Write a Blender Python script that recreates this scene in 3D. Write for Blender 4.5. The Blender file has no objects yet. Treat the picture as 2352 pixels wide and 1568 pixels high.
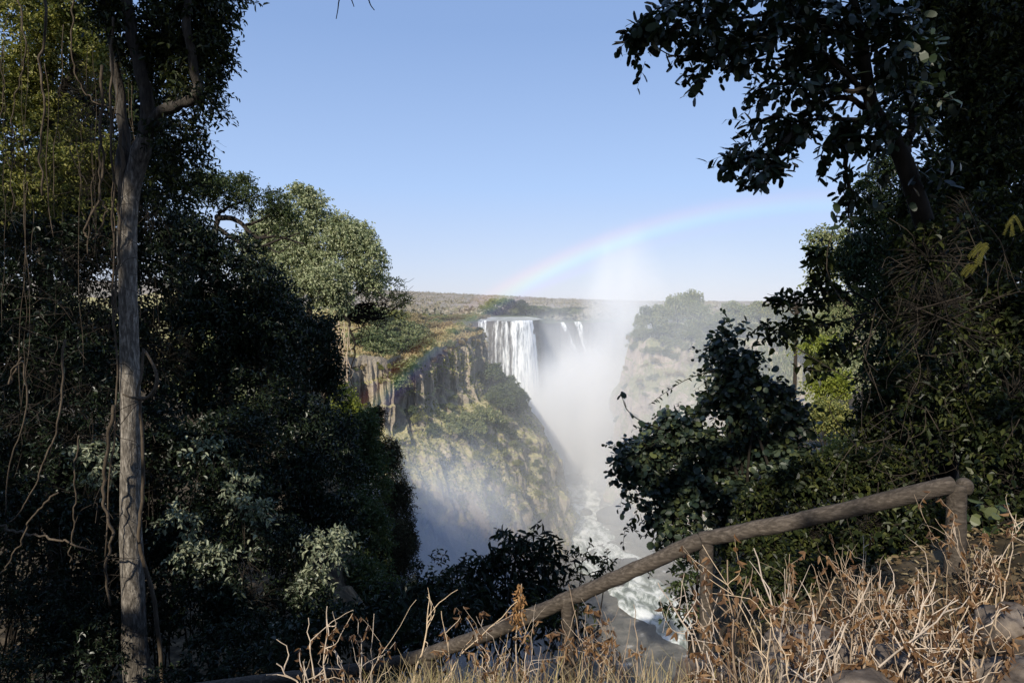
import bpy, math, random
import numpy as np
RNG = np.random.default_rng(7)
random.seed(7)
sc = bpy.context.scene
COL = sc.collection
PI = math.pi

# ------------------------------------------------------------------ camera
CAMZ = 1.7
F = 1568.0
PITCH = -math.atan(94 / F)
cam = bpy.data.cameras.new('camera'); camo = bpy.data.objects.new('camera', cam); COL.objects.link(camo)
camo.location = (0, 0, CAMZ); camo.rotation_euler = (PI / 2 + PITCH, 0, 0)
cam.lens = 24.0; cam.sensor_width = 36.0; cam.clip_end = 30000; cam.clip_start = 0.05
sc.camera = camo
CP, SP = math.cos(PITCH), math.sin(PITCH)

def at(u, v, Y):
    """world point that lies at depth Y in the direction read off the photograph at (u, v)"""
    dx, dy, dz = (u - 1176) / F, 1.0, -(v - 784) / F
    y = dy * CP - dz * SP; z = dy * SP + dz * CP
    k = Y / y
    return np.array([dx * k, Y, CAMZ + z * k])

# ------------------------------------------------------------------ sun + sky
SEL, SAZ = math.radians(34.0), math.radians(180 + 23.7)
SUN = np.array([math.sin(SAZ) * math.cos(SEL), math.cos(SAZ) * math.cos(SEL), math.sin(SEL)])
sl = bpy.data.lights.new('sun', 'SUN'); so = bpy.data.objects.new('sun', sl); COL.objects.link(so)
sl.energy = 5.0; sl.angle = math.radians(0.5); sl.color = (1.0, 0.93, 0.80)
from mathutils import Vector
so.rotation_euler = Vector(SUN).to_track_quat('Z', 'Y').to_euler(); so.location = (-30, -60, 60)
w = bpy.data.worlds.new('World'); sc.world = w; w.use_nodes = True
nt = w.node_tree; bg = nt.nodes['Background']
sky = nt.nodes.new('ShaderNodeTexSky'); sky.sky_type = 'NISHITA'; sky.sun_disc = False
sky.sun_elevation = SEL; sky.sun_rotation = SAZ; sky.altitude = 900; sky.air_density = 1.0; sky.dust_density = .35; sky.ozone_density = 3.0
hs = nt.nodes.new('ShaderNodeHueSaturation'); hs.inputs['Saturation'].default_value = 0.86; hs.inputs['Value'].default_value = 1.0
nt.links.new(sky.outputs[0], hs.inputs['Color']); 
wtc = nt.nodes.new('ShaderNodeTexCoord'); wsp = nt.nodes.new('ShaderNodeSeparateXYZ'); nt.links.new(wtc.outputs['Generated'], wsp.inputs[0])
wr = nt.nodes.new('ShaderNodeValToRGB'); we = wr.color_ramp.elements
while len(we) < 5: we.new(.5)
for e_, (pos_, c_) in zip(we, [(.0, (.60, .64, .80)), (.05, (.56, .64, .86)), (.16, (.42, .59, .93)), (.36, (.275, .43, .77)), (1.0, (.18, .30, .62))]): e_.position = pos_; e_.color = (*c_, 1)
nt.links.new(wsp.outputs['Z'], wr.inputs[0])
wm = nt.nodes.new('ShaderNodeVectorMath'); wm.operation = 'SCALE'; wm.inputs['Scale'].default_value = 1.07 / .12; nt.links.new(wr.outputs[0], wm.inputs[0])
wx = nt.nodes.new('ShaderNodeMix'); wx.data_type = 'RGBA'; wx.inputs['Factor'].default_value = .78; nt.links.new(hs.outputs[0], wx.inputs[6]); nt.links.new(wm.outputs[0], wx.inputs[7])
nt.links.new(wx.outputs[2], bg.inputs['Color'])
bg.inputs['Strength'].default_value = 0.12
sc.view_settings.view_transform = 'Standard'; sc.view_settings.look = 'None'; sc.view_settings.exposure = 0
sc.render.engine = 'CYCLES'
cy = sc.cycles
cy.max_bounces = 8; cy.diffuse_bounces = 3; cy.transmission_bounces = 4; cy.transparent_max_bounces = 24; cy.volume_bounces = 5
cy.use_denoising = True
cy.volume_step_rate = 1.0; cy.volume_max_steps = 64
cy.sample_clamp_indirect = 4.0

# ------------------------------------------------------------------ numpy helpers
def hash3(i, j, k, s):
    n = (i * 374761393 + j * 668265263 + k * 2147483647 + s * 1274126177) & 0xFFFFFFFF
    n = ((n ^ (n >> 13)) * 1274126177) & 0xFFFFFFFF
    n = n ^ (n >> 16)
    return (n & 0xFFFF) / 32767.5 - 1.0

def vnoise(p, s=0):
    p = np.asarray(p, float); i = np.floor(p).astype(np.int64); f = p - i; f = f * f * (3 - 2 * f)
    r = 0
    for a in (0, 1):
        for b in (0, 1):
            for c in (0, 1):
                wgt = (f[:, 0] if a else 1 - f[:, 0]) * (f[:, 1] if b else 1 - f[:, 1]) * (f[:, 2] if c else 1 - f[:, 2])
                r = r + wgt * hash3(i[:, 0] + a, i[:, 1] + b, i[:, 2] + c, s)
    return r

def fbm(p, o=4, s=0):
    r = 0; a = 1.0; t = 0
    for k in range(o):
        r = r + a * vnoise(p * (2.03 ** k) + 17.3 * k, s + k); t += a; a *= .5
    return r / t

def nrm(a):
    return a / np.maximum(np.linalg.norm(a, axis=-1, keepdims=True), 1e-9)

def rdir(n):
    return nrm(RNG.normal(size=(n, 3)))

class Buf:
    def __init__(self): self.v = []; self.q = []; self.t = []; self.n = 0
    def add(self, v, q=None, t=None):
        v = np.asarray(v, float).reshape(-1, 3)
        if q is not None and len(q): self.q.append(np.asarray(q, np.int64) + self.n)
        if t is not None and len(t): self.t.append(np.asarray(t, np.int64) + self.n)
        self.v.append(v); self.n += len(v)
    def mesh(self, name, smooth=False):
        me = bpy.data.meshes.new(name)
        v = np.concatenate(self.v) if self.v else np.zeros((0, 3))
        q = np.concatenate(self.q) if self.q else np.zeros((0, 4), np.int64)
        t = np.concatenate(self.t) if self.t else np.zeros((0, 3), np.int64)
        me.vertices.add(len(v)); me.vertices.foreach_set('co', v.astype(np.float32).ravel())
        loops = np.concatenate([q.ravel(), t.ravel()]).astype(np.int32)
        me.loops.add(len(loops)); me.loops.foreach_set('vertex_index', loops)
        st = np.concatenate([np.arange(len(q)) * 4, len(q) * 4 + np.arange(len(t)) * 3]).astype(np.int32)
        me.polygons.add(len(q) + len(t)); me.polygons.foreach_set('loop_start', st)
        me.polygons.foreach_set('use_smooth', np.full(len(q) + len(t), smooth, bool))
        me.update(calc_edges=True); me.validate()
        return me

def link(name, me, mat, parent=None):
    o = bpy.data.objects.new(name, me); COL.objects.link(o)
    if mat is not None: me.materials.append(mat)
    if parent is not None: o.parent = parent; o.matrix_parent_inverse = parent.matrix_world.inverted()
    return o

def tag(o, label, cat, group=None, kind=None):
    o['label'] = label
    if cat: o['category'] = cat
    if group: o['group'] = group
    if kind: o['kind'] = kind
    return o

def thing(name, loc, label, cat, group=None):
    o = bpy.data.objects.new(name, None); COL.objects.link(o); o.location = loc; o.empty_display_size = .2
    bpy.context.view_layer.update()
    return tag(o, label, cat, group)

def build(name, buf, mat, parent=None, smooth=False):
    """one mesh object; vertices are given in world space, stored relative to the parent's base"""
    if parent is not None:
        off = np.array(parent.location)
        buf.v = [a - off for a in buf.v]
    me = buf.mesh(name, smooth)
    me.materials.append(mat)
    o = bpy.data.objects.new(name, me); COL.objects.link(o)
    if parent is not None: o.parent = parent
    return o

def copy_thing(o, loc, scale, rz, label=None, group=None):
    c = o.copy(); COL.objects.link(c); c.location = loc; c.scale = scale; c.rotation_euler = (0, 0, rz)
    for ch in o.children:
        d = ch.copy(); COL.objects.link(d); d.parent = c
    if label: c['label'] = label
    if group: c['group'] = group
    return c

def tube(buf, pts, rad, sides=6, rough=0.0, seed=0, cap=True):
    pts = np.asarray(pts, float); m = len(pts); rad = np.broadcast_to(np.asarray(rad, float), (m,))
    tan = nrm(np.gradient(pts, axis=0))
    ref = np.array([0, 0, 1.0]) if abs(tan[0][2]) < .9 else np.array([0, 1.0, 0])
    u = nrm(np.cross(tan[0], ref)); U = []
    for k in range(m):
        u = u - tan[k] * np.dot(u, tan[k]); u = u / max(np.linalg.norm(u), 1e-9); U.append(u)
    U = np.array(U); V = np.cross(tan, U)
    a = np.arange(sides) / sides * 2 * PI
    ring = U[:, None, :] * np.cos(a)[None, :, None] + V[:, None, :] * np.sin(a)[None, :, None]
    r = rad[:, None] * np.ones(sides)[None]
    if rough:
        q = (pts[:, None, :] + ring * rad[:, None, None])
        r = r * (1 + rough * fbm((q / max(rad.max(), 1e-3) * np.array([1.2, 1.2, .45])).reshape(-1, 3), 4, seed).reshape(m, sides))
    v = pts[:, None, :] + ring * r[:, :, None]
    i = np.arange(m - 1)[:, None] * sides; j = np.arange(sides)[None]; jn = (j + 1) % sides
    q = np.stack([i + j, i + jn, i + sides + jn, i + sides + j], -1).reshape(-1, 4)
    vv = v.reshape(-1, 3); tri = []
    if cap:
        vv = np.concatenate([vv, pts[:1], pts[-1:]]); n = m * sides
        tri = [[n, (k + 1) % sides, k] for k in range(sides)] + [[n + 1, (m - 1) * sides + k, (m - 1) * sides + (k + 1) % sides] for k in range(sides)]
    buf.add(vv, q, tri)

def smooth_path(pts, n=20):
    """Catmull-Rom through the given points"""
    p = np.asarray(pts, float); p = np.concatenate([[2 * p[0] - p[1]], p, [2 * p[-1] - p[-2]]])
    out = []; segs = len(p) - 3
    for s in range(segs):
        k = max(2, n // segs)
        t = np.linspace(0, 1, k, endpoint=(s == segs - 1))[:, None]
        a, b, c, d = p[s], p[s + 1], p[s + 2], p[s + 3]
        out.append(.5 * ((2 * b) + (-a + c) * t + (2 * a - 5 * b + 4 * c - d) * t ** 2 + (-a + 3 * b - 3 * c + d) * t ** 3))
    return np.concatenate(out)

def wig(path, amp, fr=1.0, s=0):
    p = np.array(path); L = np.arange(len(p)) * fr
    d = np.stack([vnoise(np.stack([L, L * 0 + 3.1 * k, L * 0 + s], 1), s + k) for k in range(3)], 1)
    e = np.minimum(1, np.arange(len(p)) / 3.0)[:, None]
    return p + d * amp * e

def leaves(buf, pos, d, nor, L, W, curl=.12, kind='oval'):
    """pos (n,3) leaf bases, d directions, nor up normals, L/W sizes"""
    n = len(pos)
    if not n: return
    d = nrm(d); s = nrm(np.cross(d, nor)); up = np.cross(s, d)
    L = np.broadcast_to(L, (n,))[:, None]; W = np.broadcast_to(W, (n,))[:, None]
    if kind == 'oval':
        f = .35
        v = np.stack([pos,
                      pos + d * L * .30 - s * W * .46 + up * W * f,
                      pos + d * L * .72 - s * W * .40 + up * W * f - up * L * curl * .5,
                      pos + d * L - up * L * curl,
                      pos + d * L * .72 + s * W * .40 + up * W * f - up * L * curl * .5,
                      pos + d * L * .30 + s * W * .46 + up * W * f], 1)
        b = np.arange(n)[:, None] * 6
        q = np.concatenate([b + np.array([0, 1, 2, 3]), b + np.array([0, 3, 4, 5])])
        buf.add(v.reshape(-1, 3), q)
    elif kind == 'round':
        a = np.array([-2.7, -1.9, -1.0, -.35, .35, 1.0, 1.9, 2.7])
        vs = []
        for x in a:
            vs.append(pos + d * L * (.5 + .5 * np.cos(x)) + s * W * .55 * math.sin(x) + up * W * (.18 * abs(math.sin(x))) - up * L * curl * (.5 + .5 * math.cos(x)))
        v = np.stack(vs, 1); b = np.arange(n)[:, None] * 8
        q = np.concatenate([b + np.array([0, 1, 6, 7]), b + np.array([1, 2, 5, 6]), b + np.array([2, 3, 4, 5])])
        buf.add(v.reshape(-1, 3), q)
    else:
        v = np.stack([pos, pos + d * L * .5 - s * W * .5, pos + d * L, pos + d * L * .5 + s * W * .5], 1)
        b = np.arange(n)[:, None] * 4
        buf.add(v.reshape(-1, 3), b + np.array([0, 1, 2, 3]))

# sun gaps: openings cut out of the foliage, shaped to aim sunlight at these spots
GAPS = []
def gap_keep(p, tmin=1.2, pad=.0):
    keep = np.ones(len(p), bool)
    ex = nrm(np.cross(SUN, [0, 0, 1.0])); ey = np.cross(ex, SUN); pa, pb, pt = p @ ex, p @ ey, p @ SUN
    for (g, r) in GAPS:
        t = pt - g @ SUN
        keep &= ~((t > max(tmin, r * 1.3)) & ((pa - g @ ex) ** 2 + (pb - g @ ey) ** 2 < (r + pad) ** 2))
    return keep

def sprays(lbuf, tbuf, cen, dirs, length, K, L, W, droop=.35, kind='oval', twig_r=.004, spread=.9, cull=True):
    """leafy twigs: each starts at cen, runs along dirs for `length`, carries K leaves"""
    n = len(cen)
    if not n: return
    length = length * RNG.uniform(.6, 1.25, n)
    d0 = nrm(dirs)
    t = (np.arange(K) + .6) / K
    g = np.array([0, 0, -1.0])
    P = cen[:, None, :] + d0[:, None, :] * (length[:, None] * t)[:, :, None] + g * (droop * length[:, None] * t ** 2)[:, :, None]
    D = nrm(d0[:, None, :] + g * (2 * droop * t)[None, :, None])
    rv = rdir(n)[:, None, :]
    s = nrm(np.cross(D, rv + 0 * D)); up = np.cross(s, D)
    ang = (np.arange(K) * 2.4)[None, :] + RNG.uniform(0, 6.28, n)[:, None] + RNG.normal(0, .4, (n, K))
    side = s * np.cos(ang)[:, :, None] + up * np.sin(ang)[:, :, None]
    ld = nrm(D * .55 + side * spread + g * .25 + RNG.normal(0, .25, (n, K, 3)))
    nor = nrm(np.array([0, 0, 1.0]) + RNG.normal(0, .45, (n, K, 3)) + D * .2)
    sz = RNG.uniform(.5, 1.25, n * K); wz = RNG.uniform(.75, 1.2, n * K)
    Pf = P.reshape(-1, 3); kp = np.ones(len(Pf), bool)
    if cull and GAPS: kp = gap_keep(Pf + ld.reshape(-1, 3) * (L * .5), 1.2, L * .35)
    leaves(lbuf, Pf[kp], ld.reshape(-1, 3)[kp], nor.reshape(-1, 3)[kp], (L * sz)[kp], (W * sz * wz)[kp], kind=kind)
    if tbuf is not None:
        tt = np.array([0, .35, .7, 1.0])
        Q = cen[:, None, :] + d0[:, None, :] * (length[:, None] * tt)[:, :, None] + g * (droop * length[:, None] * tt ** 2)[:, :, None]
        rr = twig_r * np.array([1, .8, .6, .3])
        a = s[:, :1, :]; b = up[:, :1, :]
        ring = []
        for k in range(3):
            an = k * 2 * PI / 3
            ring.append(Q + (a * math.cos(an) + b * math.sin(an)) * rr[None, :, None])
        R = np.stack(ring, 2)       # n,4,3,3
        base = np.arange(n)[:, None, None] * 12 + np.arange(3)[None, :, None] * 3; j = np.arange(3)[None, None, :]; jn = (j + 1) % 3
        q = np.stack([base + j, base + jn, base + 3 + jn, base + 3 + j], -1).reshape(-1, 4)
        tbuf.add(R.reshape(-1, 3), q)

def clump_points(c, r, n, shell=.55, sub=None, flat=0.0):
    """points + outward directions in a bumpy ellipsoid made of sub-clumps"""
    c = np.asarray(c, float); r = np.asarray(r, float)
    m = sub or max(5, int(n ** .5 / 1.6))
    sd = rdir(m); sd[:, 2] = np.where(sd[:, 2] < -.5, -sd[:, 2], sd[:, 2])
    sr = RNG.uniform(.22, .42, m); sp = sd * (1 - sr * .75)[:, None] * RNG.uniform(.55, 1.05, m)[:, None]
    k = RNG.integers(0, m, n)
    d = rdir(n)
    rad = RNG.uniform(shell, 1, n) ** .6
    loc = sp[k] + d * (rad * sr[k])[:, None]
    out = nrm(nrm(loc) * .6 + d * .8 + np.array([0, 0, .15]))
    return c + loc * r, out

def px(Y): return Y / F

def shape(u, v, Y, ru, rv, dep=None):
    """an ellipsoid of foliage standing at depth Y"""
    s = px(Y); d = dep if dep is not None else ru * s
    return at(u, v, Y), np.array([ru * s, d, rv * s])

def foliage(parent, clumps, mat, twigmat, L, W, K=7, length=None, dens=1.0, kind='oval', droop=.35, name='crown', cull=True, shell=.5, twig_r=.004, nmul=None):
    lb, tb = Buf(), Buf()
    length = length or L * 3.2
    for (c, r) in clumps:
        area = PI * r[0] * r[2] * 1.6
        n = int(dens * area * 3.0 / (K * L * W * .55)) + 6
        n = min(n, 16000)
        p, o = clump_points(c, r, n, shell)
        sprays(lb, tb, p, o, length, K, L, W, droop=droop, kind=kind, twig_r=twig_r, cull=cull)
    ob = build(name, lb, mat, parent)
    if tb.n > 100: build('twigs', tb, twigmat, parent)
    return ob

# ------------------------------------------------------------------ materials
def M(name):
    m = bpy.data.materials.new(name); m.use_nodes = True; t = m.node_tree
    return m, t, t.nodes, t.links, t.nodes['Principled BSDF']

def ramp(N, cols, pos=None):
    r = N.new('ShaderNodeValToRGB'); e = r.color_ramp.elements
    pos = pos or [i / (len(cols) - 1) for i in range(len(cols))]
    while len(e) < len(cols): e.new(.5)
    for i, (c, p) in enumerate(zip(cols, pos)): e[i].position = p; e[i].color = (*c, 1)
    return r

def leaf_mat(name, cols, trans=.25, rough=.45, tcol=None, spec=.35):
    m, t, N, K, b = M(name)
    g = N.new('ShaderNodeNewGeometry'); r = ramp(N, cols)
    K.new(g.outputs['Random Per Island'], r.inputs[0]); K.new(r.outputs[0], b.inputs['Base Color'])
    b.inputs['Roughness'].default_value = rough; b.inputs['Specular IOR Level'].default_value = spec
    tr = N.new('ShaderNodeBsdfTranslucent'); mx = N.new('ShaderNodeMixShader'); mx.inputs[0].default_value = trans
    mc = N.new('ShaderNodeMix'); mc.data_type = 'RGBA'; mc.blend_type = 'MULTIPLY'; mc.inputs['Factor'].default_value = 1
    mc.inputs[7].default_value = (1.25, 1.3, .68, 1)
    K.new(r.outputs[0], mc.inputs[6]); K.new(mc.outputs[2], tr.inputs['Color'])
    K.new(b.outputs[0], mx.inputs[1]); K.new(tr.outputs[0], mx.inputs[2])
    K.new(mx.outputs[0], N['Material Output'].inputs['Surface'])
    return m

def noise(N, K, scale, detail=4, vec=None, rough=.55):
    n = N.new('ShaderNodeTexNoise'); n.inputs['Scale'].default_value = scale; n.inputs['Detail'].default_value = detail; n.inputs['Roughness'].default_value = rough
    if vec is not None: K.new(vec, n.inputs['Vector'])
    return n

def mapping(N, K, sca, src='Object'):
    tc = N.new('ShaderNodeTexCoord'); mp = N.new('ShaderNodeMapping'); mp.inputs['Scale'].default_value = sca
    K.new(tc.outputs[src], mp.inputs['Vector']); return mp.outputs[0]

def bark_mat(name, cols, scale=(14, 14, 2.2), bump=.6, dist=.03, rough=.9):
    m, t, N, K, b = M(name)
    v = mapping(N, K, scale); n = noise(N, K, 1.0, 8, v, .62); v2 = mapping(N, K, (.9, .9, .6)); n2 = noise(N, K, 1.0, 3, v2)
    ad = N.new('ShaderNodeMath'); ad.operation = 'MULTIPLY_ADD'; ad.inputs[1].default_value = .7
    mm = N.new('ShaderNodeMath'); mm.operation = 'MULTIPLY'; mm.inputs[1].default_value = .3
    K.new(n2.outputs['Fac'], mm.inputs[0]); K.new(n.outputs['Fac'], ad.inputs[0]); K.new(mm.outputs[0], ad.inputs[2])
    r = ramp(N, cols, [.3, .5, .68] if len(cols) == 3 else None)
    K.new(ad.outputs[0], r.inputs[0]); K.new(r.outputs[0], b.inputs['Base Color']); b.inputs['Roughness'].default_value = rough
    b.inputs['Specular IOR Level'].default_value = .15
    bp = N.new('ShaderNodeBump'); bp.inputs['Strength'].default_value = bump; bp.inputs['Distance'].default_value = dist
    K.new(n.outputs['Fac'], bp.inputs['Height']); K.new(bp.outputs[0], b.inputs['Normal'])
    return m

def flat_mat(name, cols, scale, rough=.9, bump=0, dist=.05, detail=6, pos=None, sca=(1, 1, 1)):
    m, t, N, K, b = M(name)
    v = mapping(N, K, sca); n = noise(N, K, scale, detail, v); r = ramp(N, cols, pos)
    K.new(n.outputs['Fac'], r.inputs[0]); K.new(r.outputs[0], b.inputs['Base Color']); b.inputs['Roughness'].default_value = rough
    b.inputs['Specular IOR Level'].default_value = .15
    if bump:
        bp = N.new('ShaderNodeBump'); bp.inputs['Strength'].default_value = bump; bp.inputs['Distance'].default_value = dist
        K.new(n.outputs['Fac'], bp.inputs['Height']); K.new(bp.outputs[0], b.inputs['Normal'])
    return m

def cliff_mat(name, rock, veg, vegamt=.5, scale=.12, pale=(.42, .36, .25)):
    m, t, N, K, b = M(name)
    v = mapping(N, K, (1, 1, .35)); n = noise(N, K, scale, 9, v, .65)
    v1 = mapping(N, K, (1, 1, .12)); st = noise(N, K, scale * 3.2, 5, v1, .6)
    r = ramp(N, rock, [.3, .45, .58, .72])
    mm = N.new('ShaderNodeMath'); mm.operation = 'MULTIPLY_ADD'; mm.inputs[1].default_value = .55
    m2 = N.new('ShaderNodeMath'); m2.operation = 'MULTIPLY'; m2.inputs[1].default_value = .45
    K.new(st.outputs['Fac'], m2.inputs[0]); K.new(n.outputs['Fac'], mm.inputs[0]); K.new(m2.outputs[0], mm.inputs[2]); K.new(mm.outputs[0], r.inputs[0])
    g = N.new('ShaderNodeNewGeometry'); sx = N.new('ShaderNodeSeparateXYZ'); K.new(g.outputs['Normal'], sx.inputs[0])
    v2 = mapping(N, K, (1, 1, 1)); n3 = noise(N, K, scale * 1.3, 8, v2, .7); n4 = noise(N, K, scale * 7, 6, v2, .7)
    a = N.new('ShaderNodeMath'); a.operation = 'MULTIPLY_ADD'; a.inputs[1].default_value = 1.5
    K.new(n3.outputs['Fac'], a.inputs[0]); K.new(sx.outputs['Z'], a.inputs[2])
    mr = N.new('ShaderNodeMapRange'); mr.inputs['From Min'].default_value = 1.55 - vegamt; mr.inputs['From Max'].default_value = 1.85 - vegamt
    K.new(a.outputs[0], mr.inputs['Value'])
    vr = ramp(N, veg, [.3, .5, .7]); K.new(n4.outputs['Fac'], vr.inputs[0])
    mx = N.new('ShaderNodeMix'); mx.data_type = 'RGBA'; K.new(mr.outputs[0], mx.inputs['Factor']); K.new(r.outputs[0], mx.inputs[6]); K.new(vr.outputs[0], mx.inputs[7])
    K.new(mx.outputs[2], b.inputs['Base Color']); b.inputs['Roughness'].default_value = .95; b.inputs['Specular IOR Level'].default_value = .1
    bp = N.new('ShaderNodeBump'); bp.inputs['Strength'].default_value = .9; bp.inputs['Distance'].default_value = 1.2
    K.new(n4.outputs['Fac'], bp.inputs['Height']); K.new(bp.outputs[0], b.inputs['Normal'])
    return m

m_dark = leaf_mat('leaf_dark', [(.006, .011, .005), (.012, .021, .009), (.022, .034, .015), (.034, .048, .022)], .10, .38, spec=.38)  # darkened for the shaded plants: shade put into the leaf colour
m_dark2 = leaf_mat('leaf_dark_warm', [(.007, .012, .005), (.017, .025, .008), (.036, .046, .014), (.085, .092, .025)], .2, .42, spec=.25)  # base colour lowered too, so this foliage reads as deep shade
m_mid = leaf_mat('leaf_mid', [(.030, .050, .018), (.055, .080, .028), (.080, .105, .04), (.11, .12, .045)], .25, .42)
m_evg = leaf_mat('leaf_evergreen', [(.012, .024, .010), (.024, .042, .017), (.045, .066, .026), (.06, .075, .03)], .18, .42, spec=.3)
m_grey = leaf_mat('leaf_grey', [(.10, .125, .08), (.19, .22, .145), (.30, .32, .22), (.42, .43, .29)], .2, .45)  # base colour raised so the sprigs read as sunlit
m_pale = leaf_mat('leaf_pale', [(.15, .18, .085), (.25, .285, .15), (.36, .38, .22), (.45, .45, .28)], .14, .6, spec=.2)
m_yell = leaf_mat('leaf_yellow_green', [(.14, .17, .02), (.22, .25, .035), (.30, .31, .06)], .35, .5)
m_rnd = leaf_mat('leaf_round', [(.010, .018, .010), (.024, .038, .022), (.045, .062, .040), (.10, .115, .04)], .15, .36, spec=.5)
m_lit = leaf_mat('leaf_olive', [(.07, .09, .022), (.15, .165, .045), (.27, .265, .08), (.38, .35, .11)], .3, .5)  # brightened towards yellow to stand in for sun on the leaves
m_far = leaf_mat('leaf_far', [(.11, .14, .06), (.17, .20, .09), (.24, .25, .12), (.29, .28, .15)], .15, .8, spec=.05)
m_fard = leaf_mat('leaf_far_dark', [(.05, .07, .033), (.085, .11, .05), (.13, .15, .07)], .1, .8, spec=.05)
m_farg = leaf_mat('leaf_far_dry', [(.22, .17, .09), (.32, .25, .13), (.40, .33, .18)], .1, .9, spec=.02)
m_dry = leaf_mat('leaf_dead', [(.05, .025, .012), (.11, .055, .024), (.18, .095, .04), (.28, .165, .08)], .15, .7)
m_fern = leaf_mat('leaf_fern', [(.08, .075, .01), (.13, .12, .015)], .3, .5)
m_twig = bark_mat('twig_bark', [(.02, .016, .012), (.042, .033, .025), (.08, .063, .047)], (30, 30, 8), .3, .01)
m_twigd = bark_mat('twig_dark', [(.012, .010, .008), (.022, .018, .014), (.035, .028, .02)], (30, 30, 8), .3, .01)
m_bark = bark_mat('bark_grey', [(.014, .012, .010), (.15, .13, .108), (.46, .41, .345)], (24, 24, 6.5), 1.0, .05)
m_barkd = bark_mat('bark_dark', [(.02, .016, .013), (.04, .033, .027), (.06, .05, .04)], (14, 14, 3), .8, .02)  # bark darkened along with the shaded leaves
m_barkm = bark_mat('bark_mid', [(.02, .017, .014), (.06, .052, .044), (.13, .115, .10)], (18, 18, 3), 1.0, .04)
m_barkb = bark_mat('bark_brown', [(.10, .07, .045), (.2, .14, .09), (.27, .2, .13)], (10, 10, 5), .5, .02)
m_liana = bark_mat('liana_bark', [(.035, .027, .019), (.085, .065, .046), (.16, .125, .09)], (30, 30, 6), .5, .01)
m_stalk = bark_mat('dry_stalk', [(.33, .265, .21), (.57, .475, .39), (.72, .62, .52)], (40, 40, 9), .35, .004)
def per_object(m, amt):
    t = m.node_tree; N = t.nodes; K = t.links; b = N['Principled BSDF']; src = b.inputs['Base Color'].links[0].from_socket
    oi = N.new('ShaderNodeObjectInfo'); rr = ramp(N, [(.42, .36, .30), (.75, .68, .58), (1.0, 1.0, 1.0), (1.1, 1.0, .82)]); K.new(oi.outputs['Random'], rr.inputs[0])
    mx = N.new('ShaderNodeMix'); mx.data_type = 'RGBA'; mx.blend_type = 'MULTIPLY'; mx.inputs['Factor'].default_value = amt; K.new(src, mx.inputs[6]); K.new(rr.outputs[0], mx.inputs[7]); K.new(mx.outputs[2], b.inputs['Base Color'])
per_object(m_stalk, 1.0)
m_conc = bark_mat('rough_concrete', [(.022, .018, .014), (.074, .06, .048), (.16, .132, .107)], (9, 60, 60), .7, .01, .92)
m_stone = flat_mat('brown_stone', [(.045, .036, .029), (.12, .095, .076), (.25, .205, .165)], 11, .8, .6, .02, 10, [.3, .5, .72])
m_soil = flat_mat('leafy_soil', [(.018, .014, .009), (.045, .034, .02), (.10, .075, .045), (.18, .135, .08)], 3.2, .95, .8, .05, 12, [.3, .45, .58, .72])

# ------------------------------------------------------------------ near ground: one heightfield with the head of the gorge cut in it
def sm(x, a, b):
    t = np.clip((x - a) / (b - a), 0, 1); return t * t * (3 - 2 * t)

def H(x, y):
    x = np.asarray(x, float); y = np.asarray(y, float)
    f = -.11 * np.clip(y - 1.5, 0, 8) - .62 * np.clip(-x - .6, 0, 8) * sm(y, 2.2, 9) - .35 * np.clip(-x - .6, 0, 3) * sm(y, 1.5, 4)
    f = f + .30 * np.clip(x - 2.0, 0, 4) * sm(y, 1, 4) * (1 - sm(y, 8, 20))
    f = f - .45 * np.clip(y - 3, 0, 2.6) * (1 - sm(x, 1.0, 2.4))
    f = f - (.42 * np.clip(y - 4.7, 0, 3) + .16 * np.clip(y - 9, 0, 40)) * sm(x, .4, 1.6)
    f = f - 6 * sm(y, 40, 120)
    xl = np.interp(y, [5.0, 9, 14, 22, 34, 60, 100, 150, 200], [-2.4, -2.8, -3.6, -6.0, -9.3, -19, -36, -60, -90])
    xr = np.interp(y, [5.0, 8, 20, 40, 90, 150, 230], [1.5, 2.6, 8, 14, 36, 80, 140])
    d = np.minimum(np.minimum(x - xl, xr - x), y - 5.2)
    d = d + (.8 + 4.5 * sm(y, 36, 70)) * fbm(np.stack([x.ravel() * .25, y.ravel() * .25, x.ravel() * 0], 1), 3, 5).reshape(x.shape) * sm(y, 8, 20)
    drop = np.interp(d, [0, .6, 2.5, 4.5, 7, 12], [0, .9, 8, 30, 62, 73])
    return f - drop

def grid_sheet(xs, ys, hf):
    X, Y = np.meshgrid(xs, ys); Z = hf(X, Y)
    v = np.stack([X, Y, Z], -1).reshape(-1, 3); nx, ny = len(xs), len(ys)
    i = np.arange(ny - 1)[:, None] * nx + np.arange(nx - 1)[None]
    q = np.stack([i, i + 1, i + nx + 1, i + nx], -1).reshape(-1, 4)
    b = Buf(); b.add(v, q); return b

def dense(a, b, near, far, c):
    """coordinates from a to b, spaced `near` around c and growing to `far`"""
    o = [c]; x = c
    while x < b: x += near + (far - near) * min(1, abs(x - c) / 25); o.append(x)
    x = c
    while x > a: x -= near + (far - near) * min(1, abs(x - c) / 25); o.insert(0, x)
    return np.array(o)

def Hn(x, y):
    return H(x, y) + .05 * fbm(np.stack([x.ravel() * 2, y.ravel() * 2, x.ravel() * 0], 1), 3, 2).reshape(x.shape)
g = build('ground', grid_sheet(dense(-110, 150, .22, 2.2, 0), dense(-40, 200, .22, 2.2, 4), Hn), m_soil, smooth=True)
tag(g, 'dark leaf-strewn soil of the bank falling into the gorge', None, kind='structure')

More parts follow.
